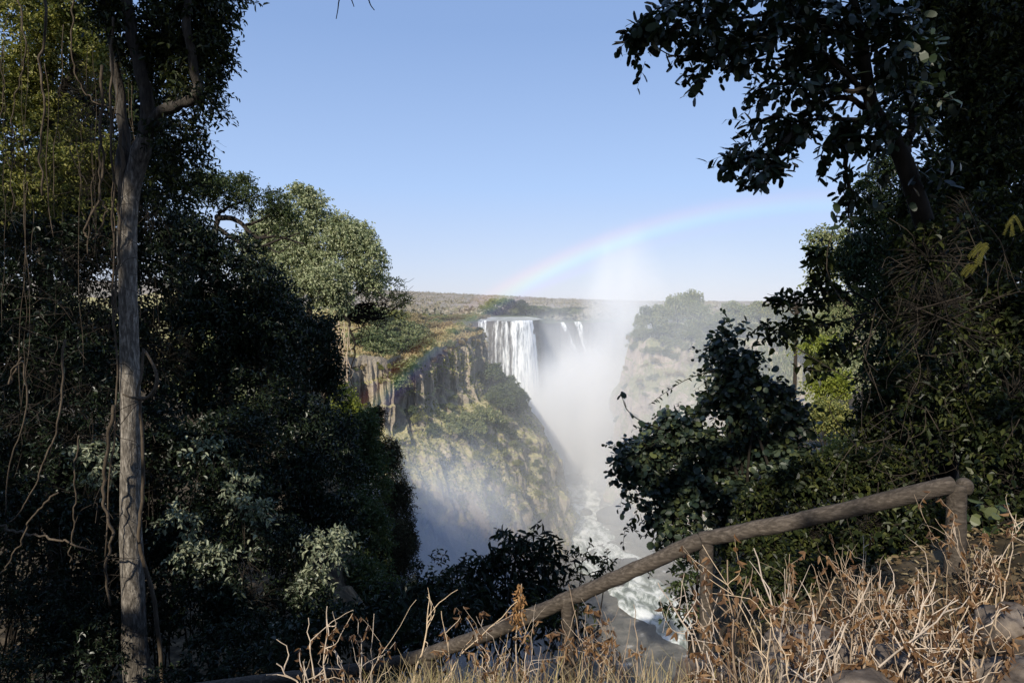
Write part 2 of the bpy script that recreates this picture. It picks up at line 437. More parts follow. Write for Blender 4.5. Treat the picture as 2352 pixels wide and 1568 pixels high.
# ------------------------------------------------------------------ cliffs
def cliff(name, top, base, ztop, prof, mat, ncol=420, inward=(-.75, .66), back=(0, 4, 10, 20, 40, 80, 140, 220), rise=.1, amp=2.2, colf=.22, colamp=2.0, seed=3, fine=.5, ledge=.8, crag=2.0, crest=.0):
    top = np.asarray(top, float); base = np.asarray(base, float)
    s = np.concatenate([[0], np.cumsum(np.linalg.norm(np.diff(top, axis=0), axis=1) + np.linalg.norm(np.diff(base, axis=0), axis=1))])
    t = np.linspace(0, s[-1], ncol)
    T = np.stack([np.interp(t, s, top[:, k]) for k in (0, 1)], 1); B = np.stack([np.interp(t, s, base[:, k]) for k in (0, 1)], 1)
    zt = np.interp(t, s, ztop) if np.ndim(ztop) else np.full(ncol, ztop)
    zt = zt + crest * fbm(np.stack([t * .16, t * 0, t * 0 + seed], 1), 5, seed + 41)
    pz, pf = np.array(prof).T
    nrow = 170; b = np.linspace(0, 1, nrow)
    sl = np.concatenate([[0], np.cumsum(np.hypot(np.diff(pz), np.diff(pf) * 25))]); sl /= sl[-1]
    zz = np.interp(b, sl, pz); ff = np.interp(b, sl, pf)
    out = nrm(B - T)
    tt = np.gradient(T, axis=0); tt = nrm(tt); out2 = np.stack([tt[:, 1], -tt[:, 0]], 1)
    out = nrm(out + out2)
    rows = []
    inn = np.asarray(inward, float)
    for d in back[::-1]:
        if d == 0: continue
        P = T + inn * d; z = zt + rise * d + .5 * fbm(np.stack([P[:, 0] * .1, P[:, 1] * .1, P[:, 0] * 0], 1), 3, seed + 9)
        rows.append(np.stack([P[:, 0], P[:, 1], z], 1))
    zb = pz[-1]
    for k in range(nrow):
        P = T + (B - T) * ff[k]
        z = zt + (zz[k] - pz[0]) * (zb - zt) / (zb - pz[0])
        q = np.stack([P[:, 0], P[:, 1], z * .35], 1)
        dsp = amp * (1 - .62 * (1 - sm(np.array([ff[k]]), .15, .4)[0])) * fbm(q * .09, 5, seed) + fine * fbm(q * .55, 4, seed + 3)
        steep = 1 - sm(np.array([ff[k]]), .15, .4)[0]
        led = z * .16 + 1.3 * fbm(np.stack([P[:, 0] * .06, P[:, 1] * .06, t * 0], 1), 3, seed + 21)
        dsp = dsp + ledge * ((led - np.floor(led)) ** 2 - .4) * (.35 + .65 * steep) + crag * np.abs(fbm(np.stack([P[:, 0] * .11, P[:, 1] * .11, z * .055], 1), 4, seed + 31)) * (.15 + .85 * (1 - steep))
        colm = np.abs(fbm(np.stack([t * colf, z * .012 + .4 * np.sin(t * .21), t * 0 + seed], 1), 4, seed + 5)) * 2 - .5
        dsp = dsp - colm * colamp * steep
        e = min(1, k / 10)
        dz = (1 - steep) * 1.6 * fbm(np.stack([P[:, 0] * .3, P[:, 1] * .3, z * .2], 1), 4, seed + 7) * e
        rows.append(np.stack([P[:, 0] + out[:, 0] * dsp * e, P[:, 1] + out[:, 1] * dsp * e, z + dz], 1))
    v = np.array(rows); nr = len(rows)
    i = np.arange(nr - 1)[:, None] * ncol + np.arange(ncol - 1)[None]
    qd = np.stack([i, i + ncol, i + ncol + 1, i + 1], -1).reshape(-1, 4)
    bf = Buf(); bf.add(v.reshape(-1, 3), qd)
    return build(name, bf, mat, smooth=False), v

m_head = cliff_mat('headland_rock', [(.11, .092, .075), (.25, .21, .165), (.45, .38, .285), (.66, .57, .44)], [(.20, .20, .08), (.40, .36, .175), (.62, .53, .31)], .42)
m_fallr = cliff_mat('basalt', [(.05, .048, .045), (.085, .08, .075), (.12, .11, .10), (.17, .155, .135)], [(.07, .09, .04), (.11, .125, .06), (.16, .15, .08)], .2)
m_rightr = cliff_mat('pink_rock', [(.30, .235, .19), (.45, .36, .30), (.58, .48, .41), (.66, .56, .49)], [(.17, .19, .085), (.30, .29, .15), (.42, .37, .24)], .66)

head_top = [(-75, 118), (-43, 137), (-36.6, 158), (-30, 163), (-27.5, 172), (-24.5, 172), (-18.6, 196), (-16.8, 195.2), (-9.0, 219), (-11.5, 250), (-40, 290)]
head_base = [(-60, 100), (-34, 118), (-28, 124), (-20, 130), (-14, 138), (-8, 145), (1, 160), (9, 175), (19, 205), (20, 245), (-10, 300)]
headz = [-9, -10, -11, -12, -13, -12.5, -10.6, -10, -9.0, -10, -9]
hl, HV = cliff('headland', head_top, head_base, headz, [(-12, 0), (-24, .03), (-29, .12), (-33, .36), (-44, .60), (-60, .82), (-70, .93), (-80, 1)], m_head,
               ncol=620, rise=.07, amp=4.2, colf=.17, colamp=2.6, seed=3, fine=1.6, ledge=.8, crag=6.5, crest=1.5)
tag(hl, 'sunlit brown headland cliff with dark clefts rising out of the gorge', 'cliff'); hl['kind'] = 'structure'

fall_top = [(-90, 302), (-14, 301), (-4, 297), (5, 298), (10.0, 303), (13, 332), (19, 380), (28, 404), (45, 408), (90, 425), (240, 450)]
fall_base = [(-90, 296), (-13, 296), (-3, 291), (7, 292), (13, 300), (17, 330), (23, 376), (31, 397), (46, 400), (90, 416), (240, 440)]
fz = [-7.4, -7.4, -7.4, -7.6, -8, -9.5, -11, -11.5, -11.5, -11, -9]
fc, FV = cliff('falls_cliff', fall_top, fall_base, fz, [(-8, 0), (-40, .35), (-60, .7), (-80, 1)], m_fallr, ncol=400, inward=(0.05, 1), back=(0, 3, 10, 30, 70, 140, 220), rise=-.002, amp=1.0, colf=.15, colamp=1.2, seed=11, ledge=.25, crag=1.0)
tag(fc, 'dark grey basalt wall that the water drops over', 'cliff'); fc['kind'] = 'structure'

r_top = [(70, 330), (50, 285), (45.5, 258), (47, 250), (60, 240), (85, 222), (120, 196), (150, 150)]
r_base = [(64, 330), (43, 285), (36.5, 255), (37, 241), (46, 222), (68, 200), (98, 170), (124, 134)]
rz = [-12, -12.5, -13, -13, -12.5, -11, -9, -7]
rc, RV = cliff('gorge_wall', r_top, r_base, rz, [(-12, 0), (-20, .10), (-30, .36), (-55, .68), (-80, 1)], m_rightr, ncol=360, inward=(.7, .7), back=(0, 4, 12, 30, 70, 140, 240), rise=.05, amp=4.0, colf=.12, colamp=2.2, seed=23, ledge=.35, crag=6.0, crest=2.2)
tag(rc, 'hazy pinkish gorge wall opposite the headland with forest on top', 'cliff'); rc['kind'] = 'structure'

# far plain up to the horizon
m_plain = flat_mat('dry_bush_plain', [(.22, .20, .145), (.29, .25, .19), (.36, .30, .24), (.40, .335, .275)], .012, .95, 0, 1, 10, [.32, .46, .56, .7], (1, .35, 1))  # pale mauve-grey base puts distance haze into the colour
def HP(x, y):
    z = -9.2 - 4 * sm(x, 2, 30) * (1 - sm(y, 440, 800)) + np.clip(34 - x * .05, 0, 130) * sm(y, 700, 4500) * (1 - .3 * sm(y, 6000, 9000))
    return z + (1.2 + 4 * sm(y, 1500, 4000)) * fbm(np.stack([x.ravel() * .006, y.ravel() * .006, x.ravel() * 0], 1), 4, 8).reshape(x.shape)
ys = np.concatenate([np.linspace(440, 1200, 40), np.linspace(1300, 9500, 50)]); xs = np.concatenate([np.linspace(-9000, -1300, 12), np.linspace(-1200, 1500, 120), np.linspace(1700, 9000, 12)])
pl = build('plain', grid_sheet(xs, ys, HP), m_plain, smooth=True); tag(pl, 'dry brown bush plain stretching to the horizon', None, kind='structure')

# ------------------------------------------------------------------ river, rapids, falls
def water_mat(name, foam_lo, foam_hi, base, sca=(1, .45, 1), scale=.35, rough=.4):
    m, t, N, K, b = M(name)
    v = mapping(N, K, sca); n = noise(N, K, scale, 9, v, .68); n.inputs['Distortion'].default_value = .6
    r = ramp(N, [base, (base[0] * 2.2, base[1] * 2.2, base[2] * 2.1), (.78, .80, .76), (.9, .91, .88)], [foam_lo - .1, foam_lo, foam_hi, min(.95, foam_hi + .12)])
    K.new(n.outputs['Fac'], r.inputs[0]); K.new(r.outputs[0], b.inputs['Base Color']); b.inputs['Roughness'].default_value = .35
    bp = N.new('ShaderNodeBump'); bp.inputs['Strength'].default_value = .8; bp.inputs['Distance'].default_value = .6
    K.new(n.outputs['Fac'], bp.inputs['Height']); K.new(bp.outputs[0], b.inputs['Normal'])
    b.inputs['Roughness'].default_value = rough; return m
m_river = water_mat('white_water', .44, .56, (.10, .115, .10))
m_upper = water_mat('upper_river', .52, .64, (.17, .165, .14), (.3, 1, 1), .25, .85)
ZR = -72.0
path = np.array([(20, 330), (24, 290), (27, 255), (24, 232), (25.0, 213), (27, 195), (30, 178), (37, 160), (52, 135), (70, 100)], float)
wid = np.array([14, 10, 7, 6, 8, 10, 9, 8, 10, 14], float)
s = np.concatenate([[0], np.cumsum(np.linalg.norm(np.diff(path, axis=0), axis=1))]); t = np.linspace(0, s[-1], 320)
pc = np.stack([np.interp(t, s, path[:, k]) for k in (0, 1)], 1); tn = nrm(np.gradient(pc, axis=0)); nr_ = np.stack([-tn[:, 1], tn[:, 0]], 1)
ww = np.interp(t, s, wid); cr = np.linspace(-1, 1, 60)
ed = 1 + .35 * fbm(np.stack([t * .12, t * 0, t * 0], 1), 3, 4)
xy = pc[:, None, :] + nr_[:, None, :] * (ww * ed)[:, None, None] * cr[None, :, None]
fl = xy.reshape(-1, 2)
zr = ZR + .55 * fbm(np.stack([fl[:, 0] * .35, fl[:, 1] * .35, fl[:, 0] * 0], 1), 5, 6) - np.abs(np.tile(cr, 320)) ** 6 * .8
i = np.arange(319)[:, None] * 60 + np.arange(59)[None]
bf = Buf(); bf.add(np.column_stack([fl, zr]), np.stack([i, i + 1, i + 61, i + 60], -1).reshape(-1, 4))
rv = build('river', bf, m_river, smooth=True); tag(rv, 'foaming white rapids at the bottom of the gorge', None, kind='structure')

m_bed = flat_mat('wet_rock_bed', [(.07, .07, .065), (.12, .115, .10), (.18, .165, .14), (.5, .5, .48)], .3, .6, .8, .5, 9, [.3, .45, .6, .72])
def HB(x, y): return ZR - .5 + 1.7 * fbm(np.stack([x.ravel() * .12, y.ravel() * .12, x.ravel() * 0], 1), 5, 15).reshape(x.shape)
bd = build('riverbed', grid_sheet(np.linspace(-90, 140, 170), np.linspace(40, 420, 200), HB), m_bed, smooth=False); tag(bd, 'grey rocky bed of the gorge beside the rapids', None, kind='structure')

def rock(name, c, r, mat, seed, sub=26, amp=.35):
    th = np.linspace(0, PI, sub); ph = np.linspace(0, 2 * PI, sub * 2, endpoint=False)
    T_, P_ = np.meshgrid(th, ph, indexing='ij')
    d = np.stack([np.sin(T_) * np.cos(P_), np.sin(T_) * np.sin(P_), np.cos(T_)], -1).reshape(-1, 3)
    d2 = np.sign(d) * np.abs(d) ** .75; d2 = nrm(d2)
    k = 1 + amp * fbm(d * 1.4 + seed * 3.7, 4, seed) + .06 * fbm(d * 6 + seed, 3, seed)
    v = np.asarray(c) + d2 * k[:, None] * np.asarray(r)
    nph = sub * 2
    i = np.arange(sub - 1)[:, None] * nph + np.arange(nph)[None]; j = np.arange(sub - 1)[:, None] * nph + (np.arange(nph) + 1)[None] % nph
    b = Buf(); b.add(v, np.stack([i, i + nph, j + nph, j], -1).reshape(-1, 4))
    return build(name, b, mat, smooth=True)

m_wet = flat_mat('wet_boulder', [(.05, .05, .045), (.09, .085, .08), (.14, .13, .115)], .6, .55, .8, .3, 9)
def floorpt(u, v):
    a = at(u, v, 100.0); k = (ZR - CAMZ) / (a[2] - CAMZ); return np.array([a[0] * k, 100 * k, ZR])
rocks = [(1402, 1340, 3.4, 3.6, 'pointed dark rock standing in the rapids nearest the headland'), (1420, 1298, 2.2, 1.6, 'low flat rock midway across the white rapids'),
         (1446, 1310, 3.0, 2.6, 'broad dark rock in the white water beside the low flat rock'), (1455, 1292, 1.6, 1.1, 'small rock at the far right of the mid rapids'),
         (1412, 1195, 5.5, 3.4, 'large grey boulder on the bank right of the rapids'), (1440, 1165, 5.0, 3.0, 'rounded boulder on the right bank upstream of the large one'),
         (1352, 1066, 6.5, 4.0, 'hazy boulder at the head of the rapids below the plume'), (1385, 1060, 5.0, 4.6, 'taller hazy boulder at the head of the rapids, on the right'),
         (1320, 1062, 5.0, 2.6, 'low hazy boulder at the foot of the headland by the plume'), (1315, 1105, 4.0, 2.6, 'grey boulder between headland foot and upper rapids'),
         (1470, 1240, 5.0, 3.0, 'grey boulder at the right edge of the lower rapids'), (1345, 1180, 2.2, 1.4, 'small rock breaking the narrow part of the rapids')]
for k, (u, v, r, h, lab) in enumerate(rocks):
    p = floorpt(u, v)
    tag(rock('boulder', p + np.array([0, 0, h * .2]), (r, r * .9, h), m_wet, 40 + k, 16, .5), lab, 'boulder', 'boulders in and beside the rapids')

# falling water: curtain draped over the lip
def fall_mat(name, gaps):
    m, t, N, K, b = M(name)
    v = mapping(N, K, (1, 1, .05)); n = noise(N, K, .75, 8, v, .62)
    v2 = mapping(N, K, (1, 1, .22)); n2 = noise(N, K, 1.4, 8, v2, .68)
    ad = N.new('ShaderNodeMath'); ad.operation = 'MULTIPLY_ADD'; ad.inputs[1].default_value = .65
    m2 = N.new('ShaderNodeMath'); m2.operation = 'MULTIPLY'; m2.inputs[1].default_value = .35
    K.new(n2.outputs['Fac'], m2.inputs[0]); K.new(n.outputs['Fac'], ad.inputs[0]); K.new(m2.outputs[0], ad.inputs[2])
    r = ramp(N, [(.30, .33, .36), (.62, .65, .68), (.88, .89, .88)], [.36, .46, .56]); K.new(ad.outputs[0], r.inputs[0]); K.new(r.outputs[0], b.inputs['Base Color'])
    b.inputs['Roughness'].default_value = .9; b.inputs['Specular IOR Level'].default_value = .1
    bp = N.new('ShaderNodeBump'); bp.inputs['Strength'].default_value = 1; bp.inputs['Distance'].default_value = .8
    K.new(ad.outputs[0], bp.inputs['Height']); K.new(bp.outputs[0], b.inputs['Normal'])
    tr = N.new('ShaderNodeBsdfTransparent'); mx = N.new('ShaderNodeMixShader')
    # thin the curtain where the noise is low and towards its ragged sides (per-vertex weight)
    at_ = N.new('ShaderNodeAttribute'); at_.attribute_name = 'cover'
    a2 = N.new('ShaderNodeMath'); a2.operation = 'ADD'; K.new(at_.outputs['Fac'], a2.inputs[0]); K.new(ad.outputs[0], a2.inputs[1])
    mr = N.new('ShaderNodeMapRange'); mr.inputs['From Min'].default_value = 1.0; mr.inputs['From Max'].default_value = 1.22; K.new(a2.outputs[0], mr.inputs['Value'])
    K.new(mr.outputs[0], mx.inputs[0]); K.new(tr.outputs[0], mx.inputs[1]); K.new(b.outputs[0], mx.inputs[2]); K.new(mx.outputs[0], N['Material Output'].inputs['Surface'])
    return m
m_fall = fall_mat('falling_water', 1)

def waterfall(name, top, ztop, zbot, label, slantx=0, throw=5.0, cover=None, ncol=160, nrow=120, seed=1, fade=0.0):
    top = np.asarray(top, float); s = np.concatenate([[0], np.cumsum(np.linalg.norm(np.diff(top, axis=0), axis=1))]); t = np.linspace(0, s[-1], ncol)
    T = np.stack([np.interp(t, s, top[:, k]) for k in (0, 1)], 1)
    tn = nrm(np.gradient(T, axis=0)); out = np.stack([tn[:, 1], -tn[:, 0]], 1)
    for _ in range(12): out[1:-1] = (out[:-2] + out[1:-1] + out[2:]) / 3
    out = nrm(out); rows = []; cov = []; lipn = fbm(np.stack([t * .45, t * 0, t * 0 + seed * 3.3], 1), 4, seed)
    for k in range(-14, nrow):
        if k < 0:
            d = -k * .35; P = T - out * d; z = np.full(ncol, ztop + .10 + .02 * d); f = 0
        else:
            f = k / (nrow - 1); d = throw * math.sqrt(f) * .8 + .2; P = T + out * d; z = np.full(ncol, ztop + .10 - .15 * min(1, k / 3.) - (ztop - zbot) * f ** 1.05)
        dsp = (.25 + .5 * f) * fbm(np.stack([t * .55, np.full(ncol, z[0] * .03), t * 0 + seed], 1), 4, seed) + .3 * f * fbm(np.stack([t * 1.2, np.full(ncol, z[0] * .2), t * 0], 1), 3, seed + 2)
        P = P + out * dsp[:, None] + np.array([slantx * f, 0]); z = z + .55 * lipn * min(1, max(0, 1 - f * 2))
        rows.append(np.column_stack([P, z]))
        cw = np.interp(t / s[-1], *cover[:2]) if cover else np.ones(ncol) * .7
        e = np.minimum(t, s[-1] - t) / (s[-1] * .12)
        cov.append(np.minimum(cw, .35 + .5 * np.clip(e, 0, 1)) + .08 * f - fade * f - (.045 * max(0, -k) if k < 0 else 0))
    v = np.array(rows); nr = len(rows); i = np.arange(nr - 1)[:, None] * ncol + np.arange(ncol - 1)[None]
    bf = Buf(); bf.add(v.reshape(-1, 3), np.stack([i, i + ncol, i + ncol + 1, i + 1], -1).reshape(-1, 4))
    o = build(name, bf, m_fall, smooth=True)
    a = o.data.attributes.new('cover', 'FLOAT', 'POINT'); a.data.foreach_set('value', np.array(cov).astype(np.float32).ravel())
    return tag(o, label, 'waterfall', 'waterfalls')
waterfall('waterfall', [(-16, 301), (-12.6, 300.6), (-8, 298.6), (-4, 296.8), (1, 296.8), (4.6, 297.6), (7.4, 299.6), (8.8, 303), (9.4, 309)], -7.4, -70, 'wide white curtain of water beside the headland, the largest fall', 1.2, 4.2,
          ([0, .08, .14, .2, .25, .3, .34, .4, .46, .5, .6, .7, 1], [.5, .66, .6, .44, .46, .6, .48, .62, .52, .66, .68, .85, .85]), 220, 140, 3)
waterfall('waterfall', [(28.2, 403.2), (31, 403.9)], -11.2, -60, 'thin slanting ribbon of falling water, left of the far pair', 20.0, 4.0, ([0, 1], [.66, .66]), 40, 90, 9, fade=.5)
waterfall('waterfall', [(36.5, 405.3), (41, 406.2)], -11.0, -65, 'narrow far waterfall fading into the spray, right of the far pair', 17.0, 4.0, ([0, .5, 1], [.66, .62, .64]), 60, 90, 12, fade=.4)

up = Buf()
upg = grid_sheet(np.linspace(-15, 60, 100), np.linspace(296, 372, 60), lambda x, y: np.where((y > np.interp(x, [-14, -4, 5, 10, 13, 19, 28, 45, 60], [301, 297.3, 298.3, 303.5, 332, 381, 405, 409, 415])), -7.22 - .0 * x, -20) - 2.6 * sm(x, 8, 26) + .12 * fbm(np.stack([x.ravel() * .3, y.ravel() * .3, x.ravel() * 0], 1), 3, 2).reshape(x.shape))
keep = []
uv = np.concatenate(upg.v); uq = np.concatenate(upg.q); uq = uq[(uv[uq][:, :, 2] > -12).all(1)]
upg.q = [uq]
uw = build('upper_river', upg, m_upper, smooth=True); tag(uw, 'thin strip of calm grey river above the lip of the falls', None, kind='structure')

# ------------------------------------------------------------------ mist volumes
def mist(name, c, r, dens, label, nscale=.06, lo=.35, hi=.75, seed=0.0, col=(.93, .96, 1.0), vstretch=.5, soft=1.0, aniso=-.25):
    b = Buf(); sub = 14; th = np.linspace(0, PI, sub); ph = np.linspace(0, 2 * PI, sub * 2, endpoint=False)
    T_, P_ = np.meshgrid(th, ph, indexing='ij'); d = np.stack([np.sin(T_) * np.cos(P_), np.sin(T_) * np.sin(P_), np.cos(T_)], -1).reshape(-1, 3) * 1.02
    nph = sub * 2; i = np.arange(sub - 1)[:, None] * nph + np.arange(nph)[None]; j = np.arange(sub - 1)[:, None] * nph + (np.arange(nph) + 1)[None] % nph
    b.add(d, np.stack([i, i + nph, j + nph, j], -1).reshape(-1, 4))
    m = bpy.data.materials.new(name + '_volume'); m.use_nodes = True; N = m.node_tree.nodes; K = m.node_tree.links
    N.remove(N['Principled BSDF'])
    vs = N.new('ShaderNodeVolumeScatter'); vs.inputs['Color'].default_value = (*col, 1); vs.inputs['Anisotropy'].default_value = aniso
    tc = N.new('ShaderNodeTexCoord'); ln = N.new('ShaderNodeVectorMath'); ln.operation = 'LENGTH'; K.new(tc.outputs['Object'], ln.inputs[0])
    mr = N.new('ShaderNodeMapRange'); mr.interpolation_type = 'SMOOTHSTEP'; mr.inputs['From Min'].default_value = 1.0; mr.inputs['From Max'].default_value = 1.0 - soft * .95
    K.new(ln.outputs['Value'], mr.inputs['Value'])
    mp = N.new('ShaderNodeMapping'); mp.inputs['Scale'].default_value = (r[0], r[1], r[2] * vstretch); mp.inputs['Location'].default_value = (seed, seed * 2, 0); K.new(tc.outputs['Object'], mp.inputs['Vector'])
    n = noise(N, K, nscale, 4, mp.outputs[0], .6)
    m2 = N.new('ShaderNodeMapRange'); m2.interpolation_type = 'SMOOTHSTEP'; m2.inputs['From Min'].default_value = lo; m2.inputs['From Max'].default_value = hi; K.new(n.outputs['Fac'], m2.inputs['Value'])
    mu = N.new('ShaderNodeMath'); mu.operation = 'MULTIPLY'; K.new(mr.outputs[0], mu.inputs[0]); K.new(m2.outputs[0], mu.inputs[1])
    m3 = N.new('ShaderNodeMath'); m3.operation = 'MULTIPLY'; m3.inputs[1].default_value = dens; K.new(mu.outputs[0], m3.inputs[0]); K.new(m3.outputs[0], vs.inputs['Density'])
    K.new(vs.outputs[0], N['Material Output'].inputs['Volume'])
    o = build(name, b, m, smooth=True); o.location = c; o.scale = r
    return tag(o, label, 'mist', kind='stuff')
mist('mist', (33, 292, -52), (39, 62, 42), .17, 'dense white spray boiling up at the foot of the falls', .05, .25, .72, 1.0, soft=.95, col=(.93, .96, 1.0))
mist('mist', (48, 300, -12), (22, 54, 54), .085, 'tall feathery column of spray drifting up above the falls', .06, .28, .78, 3.0, col=(.92, .95, 1.0))
mist('mist', (14, 283, -52), (22, 32, 36), .085, 'spray hiding the lower half of the main fall', .07, .25, .75, 7.0, col=(.93, .96, 1.0))
mist('mist', (62, 225, -26), (56, 60, 60), .011, 'pale haze drifting in front of the right gorge wall', .04, .2, .8, 4.0)
mist('mist', (-16, 130, -56), (32, 62, 40), .050, 'blue-grey mist in the shaded gorge below the headland', .06, .3, .75, 5.0, col=(.60, .67, .80))  # scatter colour dimmed and blued to stand in for shade
mist('mist', (-12, 122, -46), (21, 34, 22), .05, 'bluish mist curling in front of the shaded foot of the gorge', .08, .2, .7, 8.0, col=(.58, .65, .78))  # this puff's tint carries the same painted shade
mist('mist', (24, 345, -34), (28, 46, 42), .035, 'spray veiling the dark wall between the falls', .06, .2, .75, 15.0, col=(.93, .96, 1.0))
mist('mist', (29, 196, -60), (26, 52, 22), .022, 'low spray drifting over the rapids', .09, .25, .75, 12.0, col=(.80, .84, .90))
mist('mist', (30, 205, -45), (95, 130, 80), .0068, 'thin haze filling the gorge in front of the cliffs', .03, .1, .7, 9.0)

# ------------------------------------------------------------------ rainbow
def rainbow():
    ax = -SUN; a1 = nrm(np.cross(ax, [0, 0, 1.0])); a2 = np.cross(a1, ax)
    na, nc = 160, 28
    ph = np.radians(np.linspace(-115, 20, na)); th = np.radians(np.linspace(39.7, 42.9, nc)); R = 138.0
    if a2[2] < 0: a2 = -a2
    d = ax[None, None] * np.cos(th)[None, :, None] + np.sin(th)[None, :, None] * (a2[None, None] * np.cos(ph)[:, None, None] + a1[None, None] * np.sin(ph)[:, None, None])
    v = np.array([0, 0, CAMZ]) + d * R
    i = np.arange(na - 1)[:, None] * nc + np.arange(nc - 1)[None]
    b = Buf(); b.add(v.reshape(-1, 3), np.stack([i, i + 1, i + nc + 1, i + nc], -1).reshape(-1, 4))
    m = bpy.data.materials.new('rainbow_light'); m.use_nodes = True; N = m.node_tree.nodes; K = m.node_tree.links; N.remove(N['Principled BSDF'])
    at_ = N.new('ShaderNodeAttribute'); at_.attribute_name = 'bow'; e = N.new('ShaderNodeEmission'); tr = N.new('ShaderNodeBsdfTransparent'); ad = N.new('ShaderNodeAddShader')
    K.new(at_.outputs['Color'], e.inputs['Color']); e.inputs['Strength'].default_value = .105
    K.new(e.outputs[0], ad.inputs[0]); K.new(tr.outputs[0], ad.inputs[1]); K.new(ad.outputs[0], N['Material Output'].inputs['Surface'])
    o = build('rainbow', b, m)
    x = np.linspace(0, 1, nc)      # 0 inside (violet) .. 1 outside (red)
    def g(c, w): return np.exp(-((x - c) / w) ** 2)
    rgb = np.stack([g(.70, .15) * 1.0 + g(.52, .14) * .55 + g(.2, .12) * .18, g(.52, .16) * .85 + g(.40, .12) * .5, g(.34, .15) * 1.0 + g(.2, .14) * .5], 1)
    al = np.interp(np.degrees(ph), [-115, -38, -12, 8, 20], [1, 1, .7, .28, 0])[:, None] * np.interp(v[..., 2], [-60, -24, -6, 1, 7], [0, .34, .22, .35, 1.0])
    c = np.concatenate([rgb[None] * al[:, :, None], np.ones((na, nc, 1))], 2)
    a = o.data.attributes.new('bow', 'FLOAT_COLOR', 'POINT'); a.data.foreach_set('color', c.astype(np.float32).ravel())
    tag(o, 'faint rainbow arching from the falls across the sky', 'rainbow')
rainbow()

# ================================================================== vegetation
def ground_at(x, y): return float(H(np.array([x]), np.array([y]))[0])

def gap(u, v, Y, r): GAPS.append((at(u, v, Y), r))
for (u, v, r) in [(300, 900, .22), (298, 985, .38), (299, 1060, .36), (300, 1130, .34), (302, 1210, .34), (306, 1290, .25), (312, 1370, .2), (300, 1480, .18), (285, 460, .22)]: gap(u, v, 12, r)
for (u, v, Y, r) in [(465, 1035, 13.6, .34), (545, 1122, 13.6, .32), (420, 1180, 13.1, .34), (420, 1275, 12.9, .3), (470, 1300, 12.9, .3), (560, 1290, 12.9, .42), (750, 1258, 14.1, .5), (800, 1285, 14.1, .25), (725, 1355, 14.1, .48), (735, 1415, 14.1, .2),
                     (40, 60, 15, .9), (130, 110, 15, .7), (60, 200, 15, .7), (190, 60, 14, .5), (160, 260, 14.5, .6), (60, 350, 15, .5), (210, 330, 14, .45), (120, 420, 15, .5), (260, 250, 13, .4),
                     (230, 480, 12, .4), (240, 560, 12, .35), (100, 1060, 10.5, .35), (50, 860, 11, .3), (130, 930, 11, .3), (240, 1120, 11, .35), (70, 1130, 10, .35), (60, 1560, 10, .5), (150, 1480, 10, .3),
                     (450, 620, 16, .4), (480, 960, 15, .4), (560, 880, 17, .5), (640, 980, 18, .6), (440, 250, 12, .4), (420, 420, 14, .7), (470, 520, 17, .8),
                     (2262, 575, 5, .3), (2240, 600, 5, .25), (2325, 520, 5, .25), (2180, 900, 7, .3), (2170, 780, 7, .22), (2180, 1150, 4.3, .1),
                     (1130, 1440, 5.15, .1), (1270, 1375, 5, .22), (1400, 1320, 4.9, .16), (1500, 1275, 4.85, .14), (1590, 1235, 4.75, .16), (1720, 1215, 4.65, .16), (1800, 1197, 4.6, .1), (2060, 1140, 4.35, .13), (2205, 1110, 4.3, .09), (1305, 1480, 5, .22), (1620, 1330, 4.75, .2), (2195, 1240, 4.3, .13),
                     (2300, 1400, 3.4, .35), (2250, 1355, 4.4, .42), (2340, 1340, 4.6, .45), (2150, 1420, 3.8, .22), (1760, 1400, 3.9, .4), (1700, 1420, 3.8, .5), (1850, 1440, 3.2, .6), (1950, 1480, 3.0, .5), (2100, 1540, 2.8, .45), (2280, 1520, 2.6, .4),
                     (1500, 1530, 3.6, .35), (1350, 1500, 4, .4), (1150, 1520, 4, .45), (950, 1500, 4, .3), (750, 1480, 3.8, .4), (690, 1430, 3.6, .25), (480, 1520, 3.6, .3), (1190, 1400, 4.2, .3), (1640, 1500, 3.2, .5),
                     (1900, 1150, 6.5, .35), (2000, 1230, 6.3, .3), (1760, 1290, 6.3, .3), (1550, 1170, 7.5, .3), (1530, 1060, 8, .3), (1680, 1060, 8, .35), (2310, 1260, 4.6, .25), (2320, 1180, 4.6, .18), (2010, 960, 8, .4), (2080, 700, 8.5, .35), (2150, 560, 8.5, .3)]: gap(u, v, Y, r)

